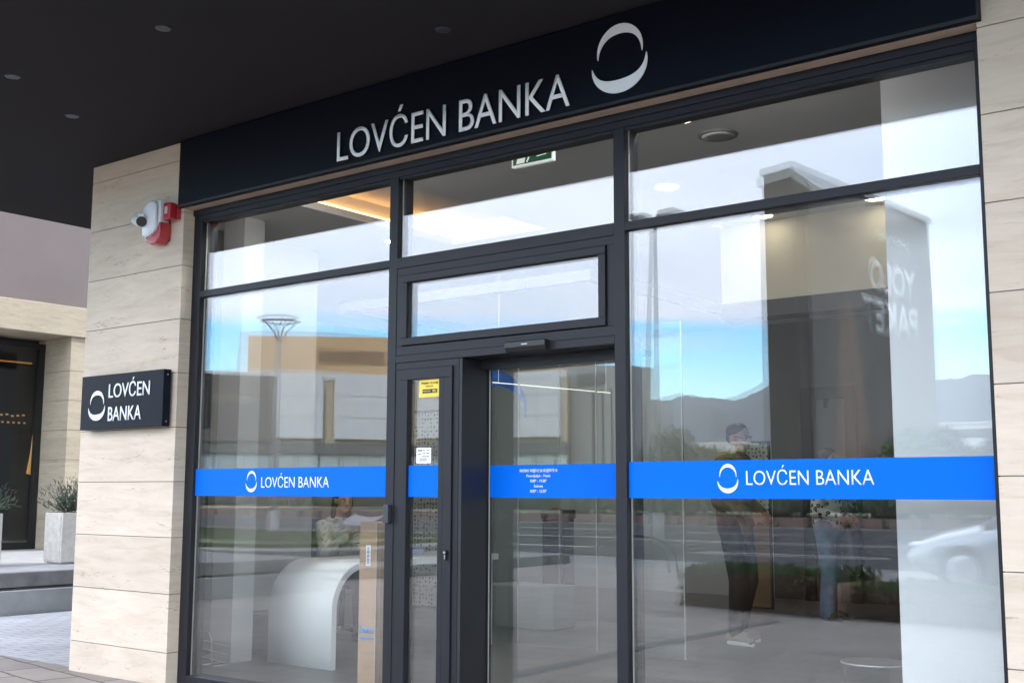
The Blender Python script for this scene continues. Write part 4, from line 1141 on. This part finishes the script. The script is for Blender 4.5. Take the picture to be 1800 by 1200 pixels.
shoe_pair([legs[1][2], legs[-1][2]], [(1, -.2), (1, -.35)], man, M['shoe'], M['sole'], s=1.1)
localise(man)

# --- woman in the leopard blouse
wo = empty('person', (-5.0, 6.7, 0), 'person in a leopard print blouse and blue jeans holding a black bag', 'person')
o2 = V(-5.02, 6.7, 0); S2 = 1.0
def W2(a, b, c): return o2 + V(a, b, c) * S2
k = MB()
P, rot = head(k, W2(.03, 0, 1.625), V(1, -.5, -.1), 1.0)
k.cap(W2(0, 0, 1.42), W2(.015, 0, 1.55), .05, .047); k.cap(W2(-.01, 0, 1.06), W2(-.01, 0, 1.36), .11, .125)
arms = {}
for q in (-1, 1):
    sh, el, wr = W2(-.01, q * .165, 1.37), W2(-.03, q * .21, 1.09), W2(.20, q * .12, 1.03)
    k.cap(W2(0, 0, 1.37), sh, .06, .045); k.cap(sh, el, .040, .034); k.cap(el, wr, .033, .023)
    hand(k, wr, (wr - el), V(0, -q, -.3), q, .92, 1.0); arms[q] = (sh, el, wr)
legs = {1: (W2(-.01, .085, .93), W2(.01, .09, .48), W2(-.03, .10, .08)), -1: (W2(-.01, -.085, .93), W2(.03, -.09, .48), W2(.02, -.11, .08))}
for q, (h, kn, an) in legs.items(): k.cap(W2(0, 0, .98), h, .12, .10); k.cap(h, kn, .085, .052); k.cap(kn, an, .050, .034); k.cap(an, an + V(.13, -.03, -.045), .033, .022)
k.remesh('body', M['skin'], wo, .0095, 2)
face_bits(P, rot, 1.0, wo)
k = MB(); k.cap(W2(-.01, 0, .98), W2(-.01, 0, 1.36), .155, .145); k.cap(W2(0, .04, 1.26), W2(0, -.04, 1.26), .145, .145)
for q in (-1, 1):
    sh, el, wr = arms[q]; k.cap(W2(0, 0, 1.37), sh, .10, .072); k.cap(sh, el, .070, .070); k.cap(el, el + (wr - el) * .85, .070, .042)
k.remesh('blouse', M['leopard'], wo, .011, 2)
k = MB(); k.cap(W2(-.01, 0, .90), W2(-.01, 0, 1.0), .145, .14)
for q, (h, kn, an) in legs.items(): k.cap(h, kn, .105, .082); k.cap(kn, an + V(0, 0, -.01), .080, .088)
k.remesh('jeans', M['jeans'], wo, .011, 2)
k = MB(); k.ell(P(-.02, 0, .035), (.103, .09, .088), 20, rot); k.ell(P(-.06, 0, -.06), (.06, .085, .12), 16, rot); k.ell(P(-.05, 0, -.15), (.045, .075, .08), 16, rot)
k.remesh('hair', M['hair'], wo, .009, 1)
shoe_pair([legs[1][2], legs[-1][2]], [(1, -.3), (1, -.5)], wo, M['bag'], M['black'])
localise(wo)
k = MB(); k.cap(V(-4.76, 6.62, .86), V(-4.72, 6.60, .62), .085, .12); k.cap(V(-4.72, 6.60, .62), V(-4.70, 6.6, .50), .12, .05); k.cap(V(-4.80, 6.60, 1.02), V(-4.77, 6.60, .88), .012, .03)
tag(k.remesh('handbag', M['bag'], None, .012, 3), 'black leather bag held by the person in the leopard blouse', 'bag')

# --- seated clerk
cl = empty('person', (-7.79, 2.42, 0), 'smiling person with long dark hair in a tweed jacket seated at the white desk', 'person')
o3 = V(-7.79, 2.42, 0)
def W3(a, b, c): return o3 + V(a, b, c)
k = MB()
P, rot = head(k, W3(.11, -.03, 1.205), V(1, -.42, -.22), .98)
k.cap(W3(.02, 0, 1.02), W3(.07, -.02, 1.12), .050, .046); k.cap(W3(-.05, 0, .62), W3(0, 0, .95), .12, .13)
arms = {}
for q in (-1, 1):
    sh, el, wr = W3(.0, q * .165, .955), W3(.10, q * .21, .72), W3(.30, q * .13 - .05, .905)
    if q == 1: wr = W3(.46, .06, .90)
    else: wr = W3(.40, -.22, .925)
    k.cap(W3(0, 0, .96), sh, .06, .045); k.cap(sh, el, .040, .034); k.cap(el, wr, .033, .023)
    hand(k, wr, V(1, -.2 * q, .15), V(0, 0, 1) if q == -1 else V(0, 0, 1), q, .92, .7); arms[q] = (sh, el, wr)
for q in (-1, 1):
    h, kn, an = W3(-.03, q * .09, .56), W3(.40, q * .10, .52), W3(.42, q * .10, .08)
    k.cap(W3(-.04, 0, .58), h, .12, .10); k.cap(h, kn, .085, .055); k.cap(kn, an, .050, .035); k.cap(an, an + V(.13, 0, -.04), .033, .022)
k.remesh('body', M['skin'], cl, .0095, 2)
face_bits(P, rot, .98, cl)
k = MB(); k.cap(W3(-.05, 0, .60), W3(0, 0, .93), .155, .150)
for q in (-1, 1):
    sh, el, wr = arms[q]; k.cap(W3(0, 0, .93), sh, .11, .078); k.cap(sh, el, .075, .066); k.cap(el, el + (wr - el) * .84, .066, .045)
k.remesh('tweed_jacket', M['tweed'], cl, .011, 2)
k = MB()
for q in (-1, 1):
    h, kn, an = W3(-.03, q * .09, .56), W3(.40, q * .10, .52), W3(.42, q * .10, .10); k.cap(h, kn, .105, .080); k.cap(kn, an, .078, .062)
k.remesh('trousers', M['trousers'], cl, .012, 2)
k = MB(); k.ell(P(-.025, 0, .035), (.100, .088, .088), 20, rot); k.ell(P(-.07, 0, -.06), (.055, .085, .13), 16, rot); k.ell(P(-.08, .02, -.18), (.045, .085, .10), 16, rot); k.ell(P(-.02, .075, -.07), (.045, .022, .11), 16, rot); k.ell(P(-.03, -.078, -.11), (.04, .020, .10), 16, rot)
k.remesh('hair', M['hair'], cl, .009, 1)
shoe_pair([W3(.42, .1, .08), W3(.42, -.1, .08)], [(1, 0), (1, 0)], cl, M['bag'], M['black'], s=.95)
localise(cl)
bm = bmesh.new(); g = []
for i in range(13):
    row = []
    for j in range(9):
        u = i / 12; v = j / 8
        row.append(bm.verts.new((-7.46 + u * .46 + v * .03, 2.13 + v * .16, .985 + .16 * (u - .4) ** 2 + .075 * v)))
    g.append(row)
for i in range(12):
    for j in range(8): bm.faces.new((g[i][j], g[i + 1][j], g[i + 1][j + 1], g[i][j + 1])).smooth = True
r = bmesh.ops.solidify(bm, geom=bm.faces[:], thickness=.002)
me = bpy.data.meshes.new('paper_sheet'); bm.to_mesh(me); bm.free()
tag(link('paper_sheet', me, M['paper']), 'curved white paper held up by the seated clerk', 'paper')

# ================================================================== THE OTHER SIDE OF THE STREET (mirrored in the glass)
def leafy(rr, c, r, squash=.8):
    a = V(rr.gauss(0, 1), rr.gauss(0, 1), rr.gauss(0, 1)).normalized(); q = rr.uniform(.55, 1.0)
    return c + V(a.x * r, a.y * r, a.z * r * squash) * q, a
def hedge(pts, w, h, seed, label, n=9000):
    t = empty('hedge', (pts[0][0], pts[0][1], -.01), label, 'hedge', 'clipped hedges at the plaza edge')
    segs = [(Vector((*a, 0)), Vector((*b, 0))) for a, b in zip(pts[:-1], pts[1:])]
    def g(top):
        def f(rr):
            a, b = rr.choice(segs); d = (b - a).normalized(); nn = V(-d.y, d.x, 0)
            s = rr.random(); x = rr.uniform(-1, 1); hh = h * (1 + .12 * noise.noise((a + (b - a) * s) * 1.7))
            if top: return a + (b - a) * s + nn * x * w / 2 + V(0, 0, hh + rr.uniform(-.07, .03)), V(0, 0, 1)
            side = rr.choice((-1, 1)); z = rr.uniform(0, hh)
            return a + (b - a) * s + nn * side * w / 2 * rr.uniform(.82, 1.0) + V(0, 0, z), nn * side + V(0, 0, .3)
        return f
    leaves_mesh('twigs', g(False), int(n * .6), .07, M['leaf_brown'], t, seed, 2.5)
    leaves_mesh('foliage', g(True), int(n * .4), .08, M['leaf'], t, seed + 1, 2.5)
    k = MB()
    for a, b in segs:
        d = (b - a).normalized(); nn = V(-d.y, d.x, 0) * w * .40
        k.prism([((a + nn).x, (a + nn).y), ((b + nn).x, (b + nn).y), ((b - nn).x, (b - nn).y), ((a - nn).x, (a - nn).y)], 'z', 0, h * .9)
    k.build('hedge_core', M['leaf_brown'], t); localise(t)
hedge([(-7.0, -7.7), (-6.0, -7.5), (-5.0, -7.3)], .9, .38, 11, 'brown clipped hedge with green tips mirrored at the knees of the customers')
hedge([(-4.9, -7.5), (-3.4, -7.3), (-2.6, -7.4)], .9, .28, 21, 'lower brown hedge in front of the parked silver car')
# curved raised beds with kerbs on the left, grass on top
def bed(name, pts, z0, z1, m):
    k = MB(); k.prism(pts, 'z', z0, z1); return struct(k.build(name, m, bevel=.02))
bed('raised_bed_step', [(-30, -5.2), (-16.5, -5.4), (-13.6, -6.6), (-12.6, -8.4), (-13.0, -12.9), (-30, -12.9)], -.02, .16, M['bed_kerb'])
bed('raised_bed_kerb', [(-30, -6.4), (-17.0, -6.6), (-14.8, -7.6), (-13.9, -9.0), (-14.3, -12.8), (-30, -12.8)], .161, .36, M['bed_kerb'])
bed('raised_bed_lawn', [(-30, -7.0), (-17.6, -7.3), (-15.6, -8.2), (-14.8, -9.4), (-15.0, -12.5), (-30, -12.5)], .361, .44, M['grass'])
def gl(x0, x1, y0, y1, z):
    def f(rr): return V(rr.uniform(x0, x1), rr.uniform(y0, y1), z), V(0, 0, 2)
    return f
struct(leaves_mesh('grass', gl(-29, -15.2, -12.4, -8.2, .44), 16000, .07, M['grass'], None, 5, 7), 'stuff')
sheet('verge', [(-250, -60), (80, -60), (80, -43.4), (-250, -43.4)], 0.05, M['grass'])
struct(leaves_mesh('verge_shrubbery', gl(-110, -10, -47, -43.8, .5), 14000, .55, M['leaf_dark'], None, 8, 2.0), 'stuff')

# bicycle hoop and cable-like bar
k = MB(); pts = []
for i in range(15):
    a = PI * i / 14; pts.append((-10.9 + .75 * math.cos(a), -12.4, .02 + .55 * math.sin(a) ** .7))
k.tube([(-10.15, -12.4, -.03)] + pts + [(-11.65, -12.4, -.03)], .024, 8)
tag(k.build('bicycle_hoop', M['black']), 'black arched bicycle hoop mirrored left of the hedge', 'bicycle rack')

# street lamps
def pole(x, y, h, r, name, label):
    t = empty(name, (x, y, 0), label, 'street lamp')
    k = MB(); k.tube([(0, 0, -.1), (0, 0, h * .5), (0, 0, h)], r, 14, r1=r * .5); k.tube([(0, 0, -.1), (0, 0, .9)], r * 1.5, 14)
    k.build('pole', M['galv'], t); return t
t = pole(-15.5, -20.6 + 6.4, 6.9, .075, 'street_lamp', 'tall street lamp with two flat heads mirrored in the right bay')
t.location = (-12.42, -15.6, 0)
for q in (-1, 1):
    k = MB(); k.tube([(0, 0, 6.8), (q * .18, 0, 6.95)], .035, 8); k.build('arm', M['galv'], t)
    k = MB(); k.prism([(.12, 6.92), (.62, 6.98), (.64, 7.01), (.50, 7.06), (.15, 7.04)] if q > 0 else [(-.12, 6.92), (-.15, 7.04), (-.50, 7.06), (-.64, 7.01), (-.62, 6.98)], 'y', -.16, .16); hd = k.build('lamp_head', M['galv'], t, bevel=.02)
    k = MB(); k.box(q * .2, q * .5, -.12, .12, 6.90, 6.925); k.build('lamp_glass', M['headlamp'], hd)
t = pole(0, 0, 4.55, .065, 'street_lamp', 'street lamp with a flat ring head mirrored in the left bay')
t.location = (-19.6, -11.85, 0)
k = MB()
ring = []
for i in range(32):
    a = i * 2 * PI / 32; ring.append((.40 * math.cos(a), .40 * math.sin(a), 4.92))
bm = k.bm
prof = [(.0, .03), (.09, .0), (.0, -.03), (-.05, 0)]
rs = [[bm.verts.new(((.36 + p) * math.cos(i * 2 * PI / 40), (.36 + p) * math.sin(i * 2 * PI / 40), 4.95 + q)) for p, q in prof] for i in range(40)]
for i in range(40):
    for j in range(4): bm.faces.new((rs[i][j], rs[(i + 1) % 40][j], rs[(i + 1) % 40][(j + 1) % 4], rs[i][(j + 1) % 4]))
k.build('lamp_ring', M['galv'], t)
k = MB()
for i in range(4):
    a = i * PI / 2 + .4; k.tube([(.03 * math.cos(a), .03 * math.sin(a), 4.5), (.15 * math.cos(a), .15 * math.sin(a), 4.74), (.34 * math.cos(a), .34 * math.sin(a), 4.93)], .018, 8)
k.build('ring_arms', M['galv'], t)

# car
def car(loc, rz, paint, label, group=None, name='parked_car'):
    t = empty(name, loc, label, 'car', group, rz)
    k = MB(); bm = k.bm
    # stations along x: (x, half width, sill z, belt z, crown z)
    st = [(-2.15, .62, .42, .70, .74), (-2.08, .78, .28, .84, .90), (-1.7, .86, .22, .92, .99), (-1.0, .89, .20, .94, .98), (0, .90, .20, .93, .96), (.7, .90, .20, .90, .94), (1.2, .88, .20, .84, .92), (1.7, .84, .22, .74, .83), (2.05, .74, .30, .62, .70), (2.18, .58, .38, .54, .58)]
    rings = []
    for x, w, s, b, c in st:
        half = [(w * .80, s), (w, s + .10), (w * 1.01, (s + b) / 2), (w * .985, b - .04), (w * .90, b), (w * .5, c), (0, c + .015)]
        full = half + [(-y, z) for y, z in half[-2::-1]]
        rings.append([bm.verts.new((x, y, z)) for y, z in full])
    for i in range(len(rings) - 1):
        for j in range(len(rings[0]) - 1): bm.faces.new((rings[i][j], rings[i + 1][j], rings[i + 1][j + 1], rings[i][j + 1])).smooth = True
        bm.faces.new((rings[i][-1], rings[i + 1][-1], rings[i + 1][0], rings[i][0]))
    bm.faces.new(rings[0]); bm.faces.new(rings[-1][::-1])
    # roof shell on the cabin
    def cab(xs, dz, m, nm, inset=0.0):
        kk = MB(); b2 = kk.bm; rr_ = []
        for x, w, z0, z1 in xs:
            h2 = [(w, z0), (w * .90 - inset, z0 + (z1 - z0) * .7), (w * .78 - inset, z1 - .01), (w * .4, z1 + .012)]
            rr_.append([b2.verts.new((x, y, z)) for y, z in h2 + [(-y, z) for y, z in h2[::-1]]])
        for i in range(len(rr_) - 1):
            for j in range(7): b2.faces.new((rr_[i][j], rr_[i + 1][j], rr_[i + 1][j + 1], rr_[i][j + 1])).smooth = True
        b2.faces.new(rr_[0]); b2.faces.new(rr_[-1][::-1])
        return kk.build(nm, m, t)
    k.build('body', paint, t)
    cab([(-1.62, .80, .92, .99), (-1.05, .79, .92, 1.36), (-.5, .79, .92, 1.43), (.1, .79, .91, 1.42), (.55, .80, .90, 1.28), (1.15, .82, .86, .93)], 0, M['car_glass'], 'windows')
    k = MB(); k.box(-1.02, .12, -.60, .60, 1.405, 1.452)
    for q in (-1, 1):
        k.tube([(-.98, q * .62, 1.38), (-1.58, q * .76, .97)], .03, 6); k.tube([(.1, q * .62, 1.40), (1.12, q * .78, .90)], .025, 6); k.tube([(-.3, q * .62, 1.42), (-.32, q * .80, .92)], .028, 6)
    k.build('roof', paint, t, bevel=.02)
    for x in (-1.32, 1.36):
        for q in (-1, 1):
            k = MB(); k.lathe([(.20, -.10), (.31, -.10), (.325, -.07), (.325, .07), (.31, .10), (.20, .10)], c=(x, q * .80, .325), ax='y', seg=28)
            wh = k.build('wheel', M['tyre'], t)
            k = MB(); k.lathe([(.02, q * .105), (.195, q * .105), (.205, q * .09), (.02, q * .085)], c=(x, q * .80, .325), ax='y', seg=24); k.build('rim', M['rim'], wh)
    for q in (-1, 1):
        k = MB(); k.ell((2.03, q * .56, .62), (.12, .16, .065), 14); k.build('headlight', M['headlamp'], t)
        k = MB(); k.ell((-2.08, q * .62, .78), (.07, .15, .06), 12); k.build('tail_light', M['taillamp'], t)
        k = MB(); k.ell((.78, q * .97, .98), (.09, .08, .06), 12); k.build('wing_mirror', paint, t)
    k = MB(); k.box(2.10, 2.19, -.42, .42, .36, .47); k.build('grille', M['black'], t)
    k = MB(); k.box(-2.18, -2.14, -.26, .26, .52, .63); k.build('number_plate', M['white_plastic'], t)
    return t
car((-3.55, -11.4, -.02), R(180), M['car_silver'], 'pale silver car parked beyond the hedge, mirrored over the white partition')
protos = [car((-38, -50.5, 0), R(90), M['car_dark'], 'dark car parked beyond the far kerb wall', 'cars parked across the road'),
          car((-35, -50.5, 0), R(90), M['car_white'], 'white car parked beyond the far kerb wall', 'cars parked across the road')]
for i in range(8):
    c = copy_tree(protos[i % 2]); c.location = (-32 + i * 2.9 + (i % 3) * .3, -50.5 - (i % 2) * .4, 0)

# buildings across the road. Virtual distance Y' = 5.024 - y
def box_poly(name, pts, z0, z1, m, parent):
    k = MB(); k.prism(pts, 'z', z0, z1); return k.build(name, m, parent)
def wall_frame(a, b):   # local frame on a facade a->b facing the bank
    a = V(a[0], a[1], 0); b = V(b[0], b[1], 0); d = (b - a).normalized(); n = V(-d.y, d.x, 0)
    if n.y < 0: n = -n
    return a, d, n, (b - a).length
def on_wall(k, fr_, s0, s1, z0, z1, out=.15, depth=.3):
    a, d, n, L = fr_
    p = [a + d * s0 + n * (out - depth), a + d * s1 + n * (out - depth), a + d * s1 + n * out, a + d * s0 + n * out]
    k.prism([(q.x, q.y) for q in p], 'z', z0, z1)
mall = empty('shopping_centre', (-78, -77, 0), 'low beige retail building with pale upper panels and a glazed ground floor', 'building')
A, B, C_ = (-90.5, -60.5), (-77.5, -77), (-61.9, -81.9)
box_poly('wall', [A, B, C_, (-72, -99), (-100, -100)], 0, 12.2, M['beige_wall'], mall)
f1_, f2_ = wall_frame(A, B), wall_frame(B, C_)
k = MB(); on_wall(k, f1_, 0, f1_[3], 4.9, 5.9, .5, .6); on_wall(k, f2_, 0, f2_[3], 4.9, 5.9, .5, .6); k.build('canopy', M['grey_dark'], mall)
k = MB(); on_wall(k, f1_, 0, f1_[3], .3, 4.85, .12, .3); on_wall(k, f2_, 0, f2_[3], .3, 4.85, .12, .3); gl_ = k.build('storefront_glass', M['shop_glass'], mall)
k = MB()
for f_ in (f1_, f2_):
    s = 0
    while s < f_[3]: on_wall(k, f_, s, s + .12, .3, 4.85, .2, .3); s += 1.9
k.build('storefront_mullions', M['grey_dark'], gl_)
k = MB(); on_wall(k, f1_, 0, f1_[3], 11.8, 12.4, .2, .4); on_wall(k, f2_, 0, f2_[3], 11.8, 12.4, .2, .4); k.build('parapet', M['pale_panel'], mall)
def rounded_panel(f_, s0, s1, z0, z1):
    a, d, n, L = f_; k = MB(); r = .9; pts = []
    for (cs, cz, a0) in ((s1 - r, z1 - r, 0), (s0 + r, z1 - r, 90)):
        for i in range(5): t_ = R(a0 + i * 22.5); pts.append((cs + r * math.cos(t_), cz + r * math.sin(t_)))
    pts += [(s0, z0), (s1, z0)]
    bm = k.bm; lo = [bm.verts.new(a + d * s + n * .1 + V(0, 0, z)) for s, z in pts]; hi = [bm.verts.new(a + d * s + n * .7 + V(0, 0, z)) for s, z in pts]
    bm.faces.new(lo[::-1]); bm.faces.new(hi)
    for i in range(len(pts)): bm.faces.new((lo[i], lo[(i + 1) % len(pts)], hi[(i + 1) % len(pts)], hi[i]))
    p_ = k.build('facade_panel', M['pale_panel'], mall)
    k = MB()
    for zz in (.33, .66): on_wall(k, f_, s0 + .1, s1 - .1, z0 + (z1 - z0) * zz, z0 + (z1 - z0) * zz + .05, .72, .03)
    k.build('panel_seam', M['grey_wall'], p_)
rounded_panel(f1_, 9.7, 13.6, 6.3, 12.2)
rounded_panel(f1_, 14.6, 20.5, 6.3, 12.3)
rounded_panel(f2_, 2.0, 7.0, 6.4, 12.0)
rounded_panel(f2_, 8.8, 15.9, 6.4, 12.1)
k = MB(); on_wall(k, f1_, 1.6, 9.3, 5.95, 12.0, .75, .6); bb = k.build('billboard', M['bb_dark'], mall)
t = text_mesh('billboard_script', 'Cafe Lungomare', 0, 4.8, 0, .9, 0, M['bb_text'], bb, .02, 0)
a, d, n, L = f1_
def place_on_wall(t, f_, s_left_from_front, z, out):
    a, d, n, L = f_
    # seen from the front (from +n) text runs along -d or +d: choose right-hand direction r = up x n
    r = V(0, 0, 1).cross(n); 
    mt = Matrix((r, -n, V(0, 0, 1))).transposed().to_4x4()
    t.data.transform(mt); t.data.transform(Matrix.Translation(a + d * s_left_from_front + n * out + V(0, 0, z)))
place_on_wall(t, f1_, 2.2 if V(0, 0, 1).cross(n).dot(d) > 0 else 7.4, 9.6, .79)
localise(mall)

tb = empty('tan_building', (-105, -90, 0), 'large tan windowless block rising behind the retail building', 'building')
box_poly('wall', [(-111.4, -86.2), (-99.3, -97.4), (-115, -115), (-128, -103)], 0, 20.0, M['tan_wall'], tb)
f_ = wall_frame((-111.4, -86.2), (-99.3, -97.4)); k = MB(); on_wall(k, f_, 8.5, 16.2, 16.6, 18.2, .1, .2); k.build('recess', M['tan_dark'], tb); localise(tb)
tb2 = empty('brown_building', (-84, -105, 0), 'lower tan block behind the retail building, mirrored in the sliding door', 'building')
box_poly('wall', [(-88.5, -105), (-80.5, -105), (-82, -120), (-92, -120)], 0, 17.2, M['tan_wall'], tb2)
k = MB(); k.box(-88.2, -80.8, -104.9, -104.8, 14.6, 15.9); k.build('recess', M['tan_dark'], tb2); localise(tb2)
gb = empty('grey_building', (-60, -88, 0), 'grey commercial building with vertical fins and a chamfered roof edge', 'building')
k = MB(); k.prism([(-64.2, 0), (-55.3, 0), (-55.3, 12.6), (-62.6, 13.2), (-64.2, 12.4)], 'y', -87.2, -84.2); k.build('wall', M['grey_wall'], gb)
k = MB(); k.box(-62.2, -59.2, -84.1, -83.9, 11.3, 12.2); k.build('dark_band', M['grey_dark'], gb)
for i in range(5): k = MB(); k.box(-60.6 + i * 1.0, -60.8 + i * .95 + .36, -84.1, -83.9, 3, 10.8); k.build('window_strip', M['grey_dark'], gb)
k = MB(); k.box(-55.25, -53.6, -86.8, -85.0, 0, 9.5); k.build('low_wing', M['grey_wall'], gb); localise(gb)
# tower with the banner
tw = empty('tower_building', (-30, -62, 0), 'tall dark slab building with a banner down its long side', 'building')
TA, TB = (-30.0, -61.5), (-28.7, -82.0)
box_poly('wall', [TA, TB, (-31.2, -82.8), (-32.4, -62.2)], 0, 21.3, M['tower'], tw)
k = MB(); k.prism([(-30.05, -61.3), (-28.5, -82.2), (-31.3, -83.1), (-32.6, -62.0)], 'z', 21.31, 21.7); k.build('roof_edge', M['pale_panel'], tw)
# the banner side faces +x
aT = V(-30.0, -61.5, 0); dT = (V(-28.7, -82, 0) - aT).normalized(); nT = V(-dT.y, dT.x, 0)
if nT.x < 0: nT = -nT
fT = (aT, dT, nT, 20.5)
k = MB(); on_wall(k, fT, 1.6, 20.2, 3.0, 20.9, .12, .1); bn = k.build('banner', M['banner'], tw)
def tower_text(s, w, h, z):
    t = text_mesh('banner_lettering', s, 0, w, 0, h, 0, M['banner_text'], bn, .02, .03)
    r = V(0, 0, 1).cross(nT); mt = Matrix((r, -nT, V(0, 0, 1))).transposed().to_4x4(); t.data.transform(mt)
    return t, r
for s, w, h, s_hi, z in (('YOLO', 7.4, 2.1, 18.6, 14.9), ('PAKET', 8.6, 2.2, 18.6, 12.1), ('Lovćen banka', 5.0, .6, 17.6, 18.6)):
    t, r = tower_text(s, w, h, z)
    start = aT + dT * (s_hi - 1.2 if r.dot(dT) < 0 else s_hi - w) + nT * .14
    t.data.transform(Matrix.Translation(start + V(0, 0, z)))
k = MB()
def bpoly(pts): 
    bm = k.bm; lo = [bm.verts.new(aT + dT * s + nT * .125 + V(0, 0, z)) for s, z in pts]; hi = [bm.verts.new(aT + dT * s + nT * .14 + V(0, 0, z)) for s, z in pts]
    bm.faces.new(lo[::-1]); bm.faces.new(hi)
    for i in range(len(pts)): bm.faces.new((lo[i], lo[(i + 1) % len(pts)], hi[(i + 1) % len(pts)], hi[i]))
bpoly([(4.0, 3.1), (9.5, 3.1), (8.2, 9.0), (7.4, 13.2), (6.6, 13.8), (5.6, 13.2), (4.9, 9.0)])
k.build('banner_gown', M['banner_skin'], bn)
localise(tw)
for i, (x, y, w, dd, h, m, lab) in enumerate(((-108, -195, 16, 8, 10.5, 'pale_panel', 'long pale low building at the foot of the hills'), (-92, -190, 10, 8, 9, 'beige_wall', 'beige low block beside the tower, under the hills'), (-60, -200, 16, 10, 13, 'pale_panel', 'pale block right of the tower, under the hills'), (-45, -170, 7, 8, 16, 'grey_wall', 'slim grey block right of the tower'))):
    t = empty('distant_building', (x, y, 0), lab, 'building')
    k = MB(); k.box(-w / 2, w / 2, -dd / 2, dd / 2, 0, h); k.build('wall', M[m], t)
    k = MB()
    for fl_ in range(int(h // 3.2)): k.box(-w / 2 + .6, w / 2 - .6, dd / 2 + .01, dd / 2 + .06, 1.2 + fl_ * 3.2, 2.6 + fl_ * 3.2)
    k.build('window_band', M['grey_dark'], t)
    k = MB(); k.box(-w / 2 - .2, w / 2 + .2, -dd / 2 - .2, dd / 2 + .2, h + .01, h + .4); k.build('roof', M['pale_panel'], t)

# trees
def tree(x, y, h, r, seed, label, m='leaf_dark', group='trees beyond the road'):
    t = empty('tree', (x, y, 0), label, 'tree', group)
    rr = random.Random(seed)
    k = MB(); k.tube([(0, 0, 0), (.1, 0, h * .3), (0, .1, h * .6)], .18, 8, r1=.07)
    lobes = []
    for i in range(9):
        a = rr.uniform(0, 2 * PI); q = rr.uniform(.1, .7) * r; z = h * rr.uniform(.5, .88)
        c = V(q * math.cos(a), q * math.sin(a), z); lobes.append((c, r * rr.uniform(.30, .52)))
        k.tube([(0, .05, h * .4), tuple(c * .6 + V(0, 0, h * .18)), tuple(c)], .06, 6, r1=.02)
    k.build('trunk', M['bark'], t)
    def g(q): c, rad = q.choice(lobes); return leafy(q, c, rad)
    leaves_mesh('crown', g, 2600, .34, M[m], t, seed, 1.8)
    return t
tr0 = [tree(-44, -82, 4.6, 2.4, 31, 'dark leafy tree beyond the road', 'leaf_dark'), tree(-36, -78, 4.2, 2.2, 32, 'green round tree beyond the road', 'leaf')]
for i in range(15):
    c = copy_tree(tr0[i % 2]); c.location = (-45.5 + i * 1.75 + rnd.uniform(-1, 1), -70 - rnd.uniform(0, 26), 0); c.rotation_euler.z = i * 1.3; s = rnd.uniform(1.0, 1.5); c.scale = (s, s, s)

# hills: two ridges with depth
def hills(name, dist, depth, keys, seed, m):
    bm = bmesh.new(); cols = []
    n = 240
    for i in range(n + 1):
        az = R(-55 + 65 * i / n); ad = math.degrees(az)
        h = keys[0][1]
        for (a0, h0), (a1, h1) in zip(keys[:-1], keys[1:]):
            if a0 <= ad <= a1: f = (ad - a0) / (a1 - a0); f = f * f * (3 - 2 * f); h = h0 + (h1 - h0) * f
        if ad > keys[-1][0]: h = keys[-1][1]
        h *= 1 + .05 * noise.noise(V(ad * .9, seed, 0)) + .03 * noise.noise(V(ad * 3.1, seed, 5)) + .015 * noise.noise(V(ad * 8, seed, 9))
        col = []
        for j, (dd, hf) in enumerate(((-depth, 0), (-depth * .6, .30), (-depth * .3, .66), (0, 1), (depth * .3, .8), (depth * .9, 0))):
            D_ = dist + dd; z = hf * h * (1 + (0 if j == 3 else .12 * noise.noise(V(ad * .7, j, seed))))
            col.append(bm.verts.new((D_ * math.tan(az), -D_, z - (1 if hf == 0 else 0))))
        cols.append(col)
    for i in range(n):
        for j in range(5): bm.faces.new((cols[i][j], cols[i + 1][j], cols[i + 1][j + 1], cols[i][j + 1])).smooth = True
    bmesh.ops.recalc_face_normals(bm, faces=bm.faces)
    me = bpy.data.meshes.new(name); bm.to_mesh(me); bm.free()
    return struct(link(name, me, m))
K1 = [(-80, 380), (-52, 300), (-33, 232), (-31.5, 250), (-30.5, 238), (-29, 252), (-27.5, 236), (-26, 258), (-22, 235), (-18, 245), (-16, 262), (0, 250), (20, 230)]
hills('hills', 2990, 900, K1, 1.3, M['hill'])
K2 = [(-80, 600), (-50, 520), (-34, 430), (-32, 440), (-29.6, 470), (-27.4, 440), (-25.5, 500), (-20, 470), (-16, 500), (20, 400)]
hills('hills', 4990, 1200, K2, 7.7, M['hill'])

# ================================================================== air between here and the hills
k = MB(); k.box(-9300, 1300, -6700, 800, -1.1, 640)
hz = k.build('haze', None)
hm = bpy.data.materials.new('haze air'); hm.use_nodes = True
nt = hm.node_tree; nt.nodes.clear()
ho = N(nt, 'ShaderNodeOutputMaterial'); hv = N(nt, 'ShaderNodeVolumePrincipled')
hv.inputs['Color'].default_value = (0.72, 0.82, 0.95, 1)
hv.inputs['Density'].default_value = 0.000055
nt.links.new(hv.outputs[0], ho.inputs['Volume'])
hz.data.materials.append(hm)
hz['kind'] = 'stuff'
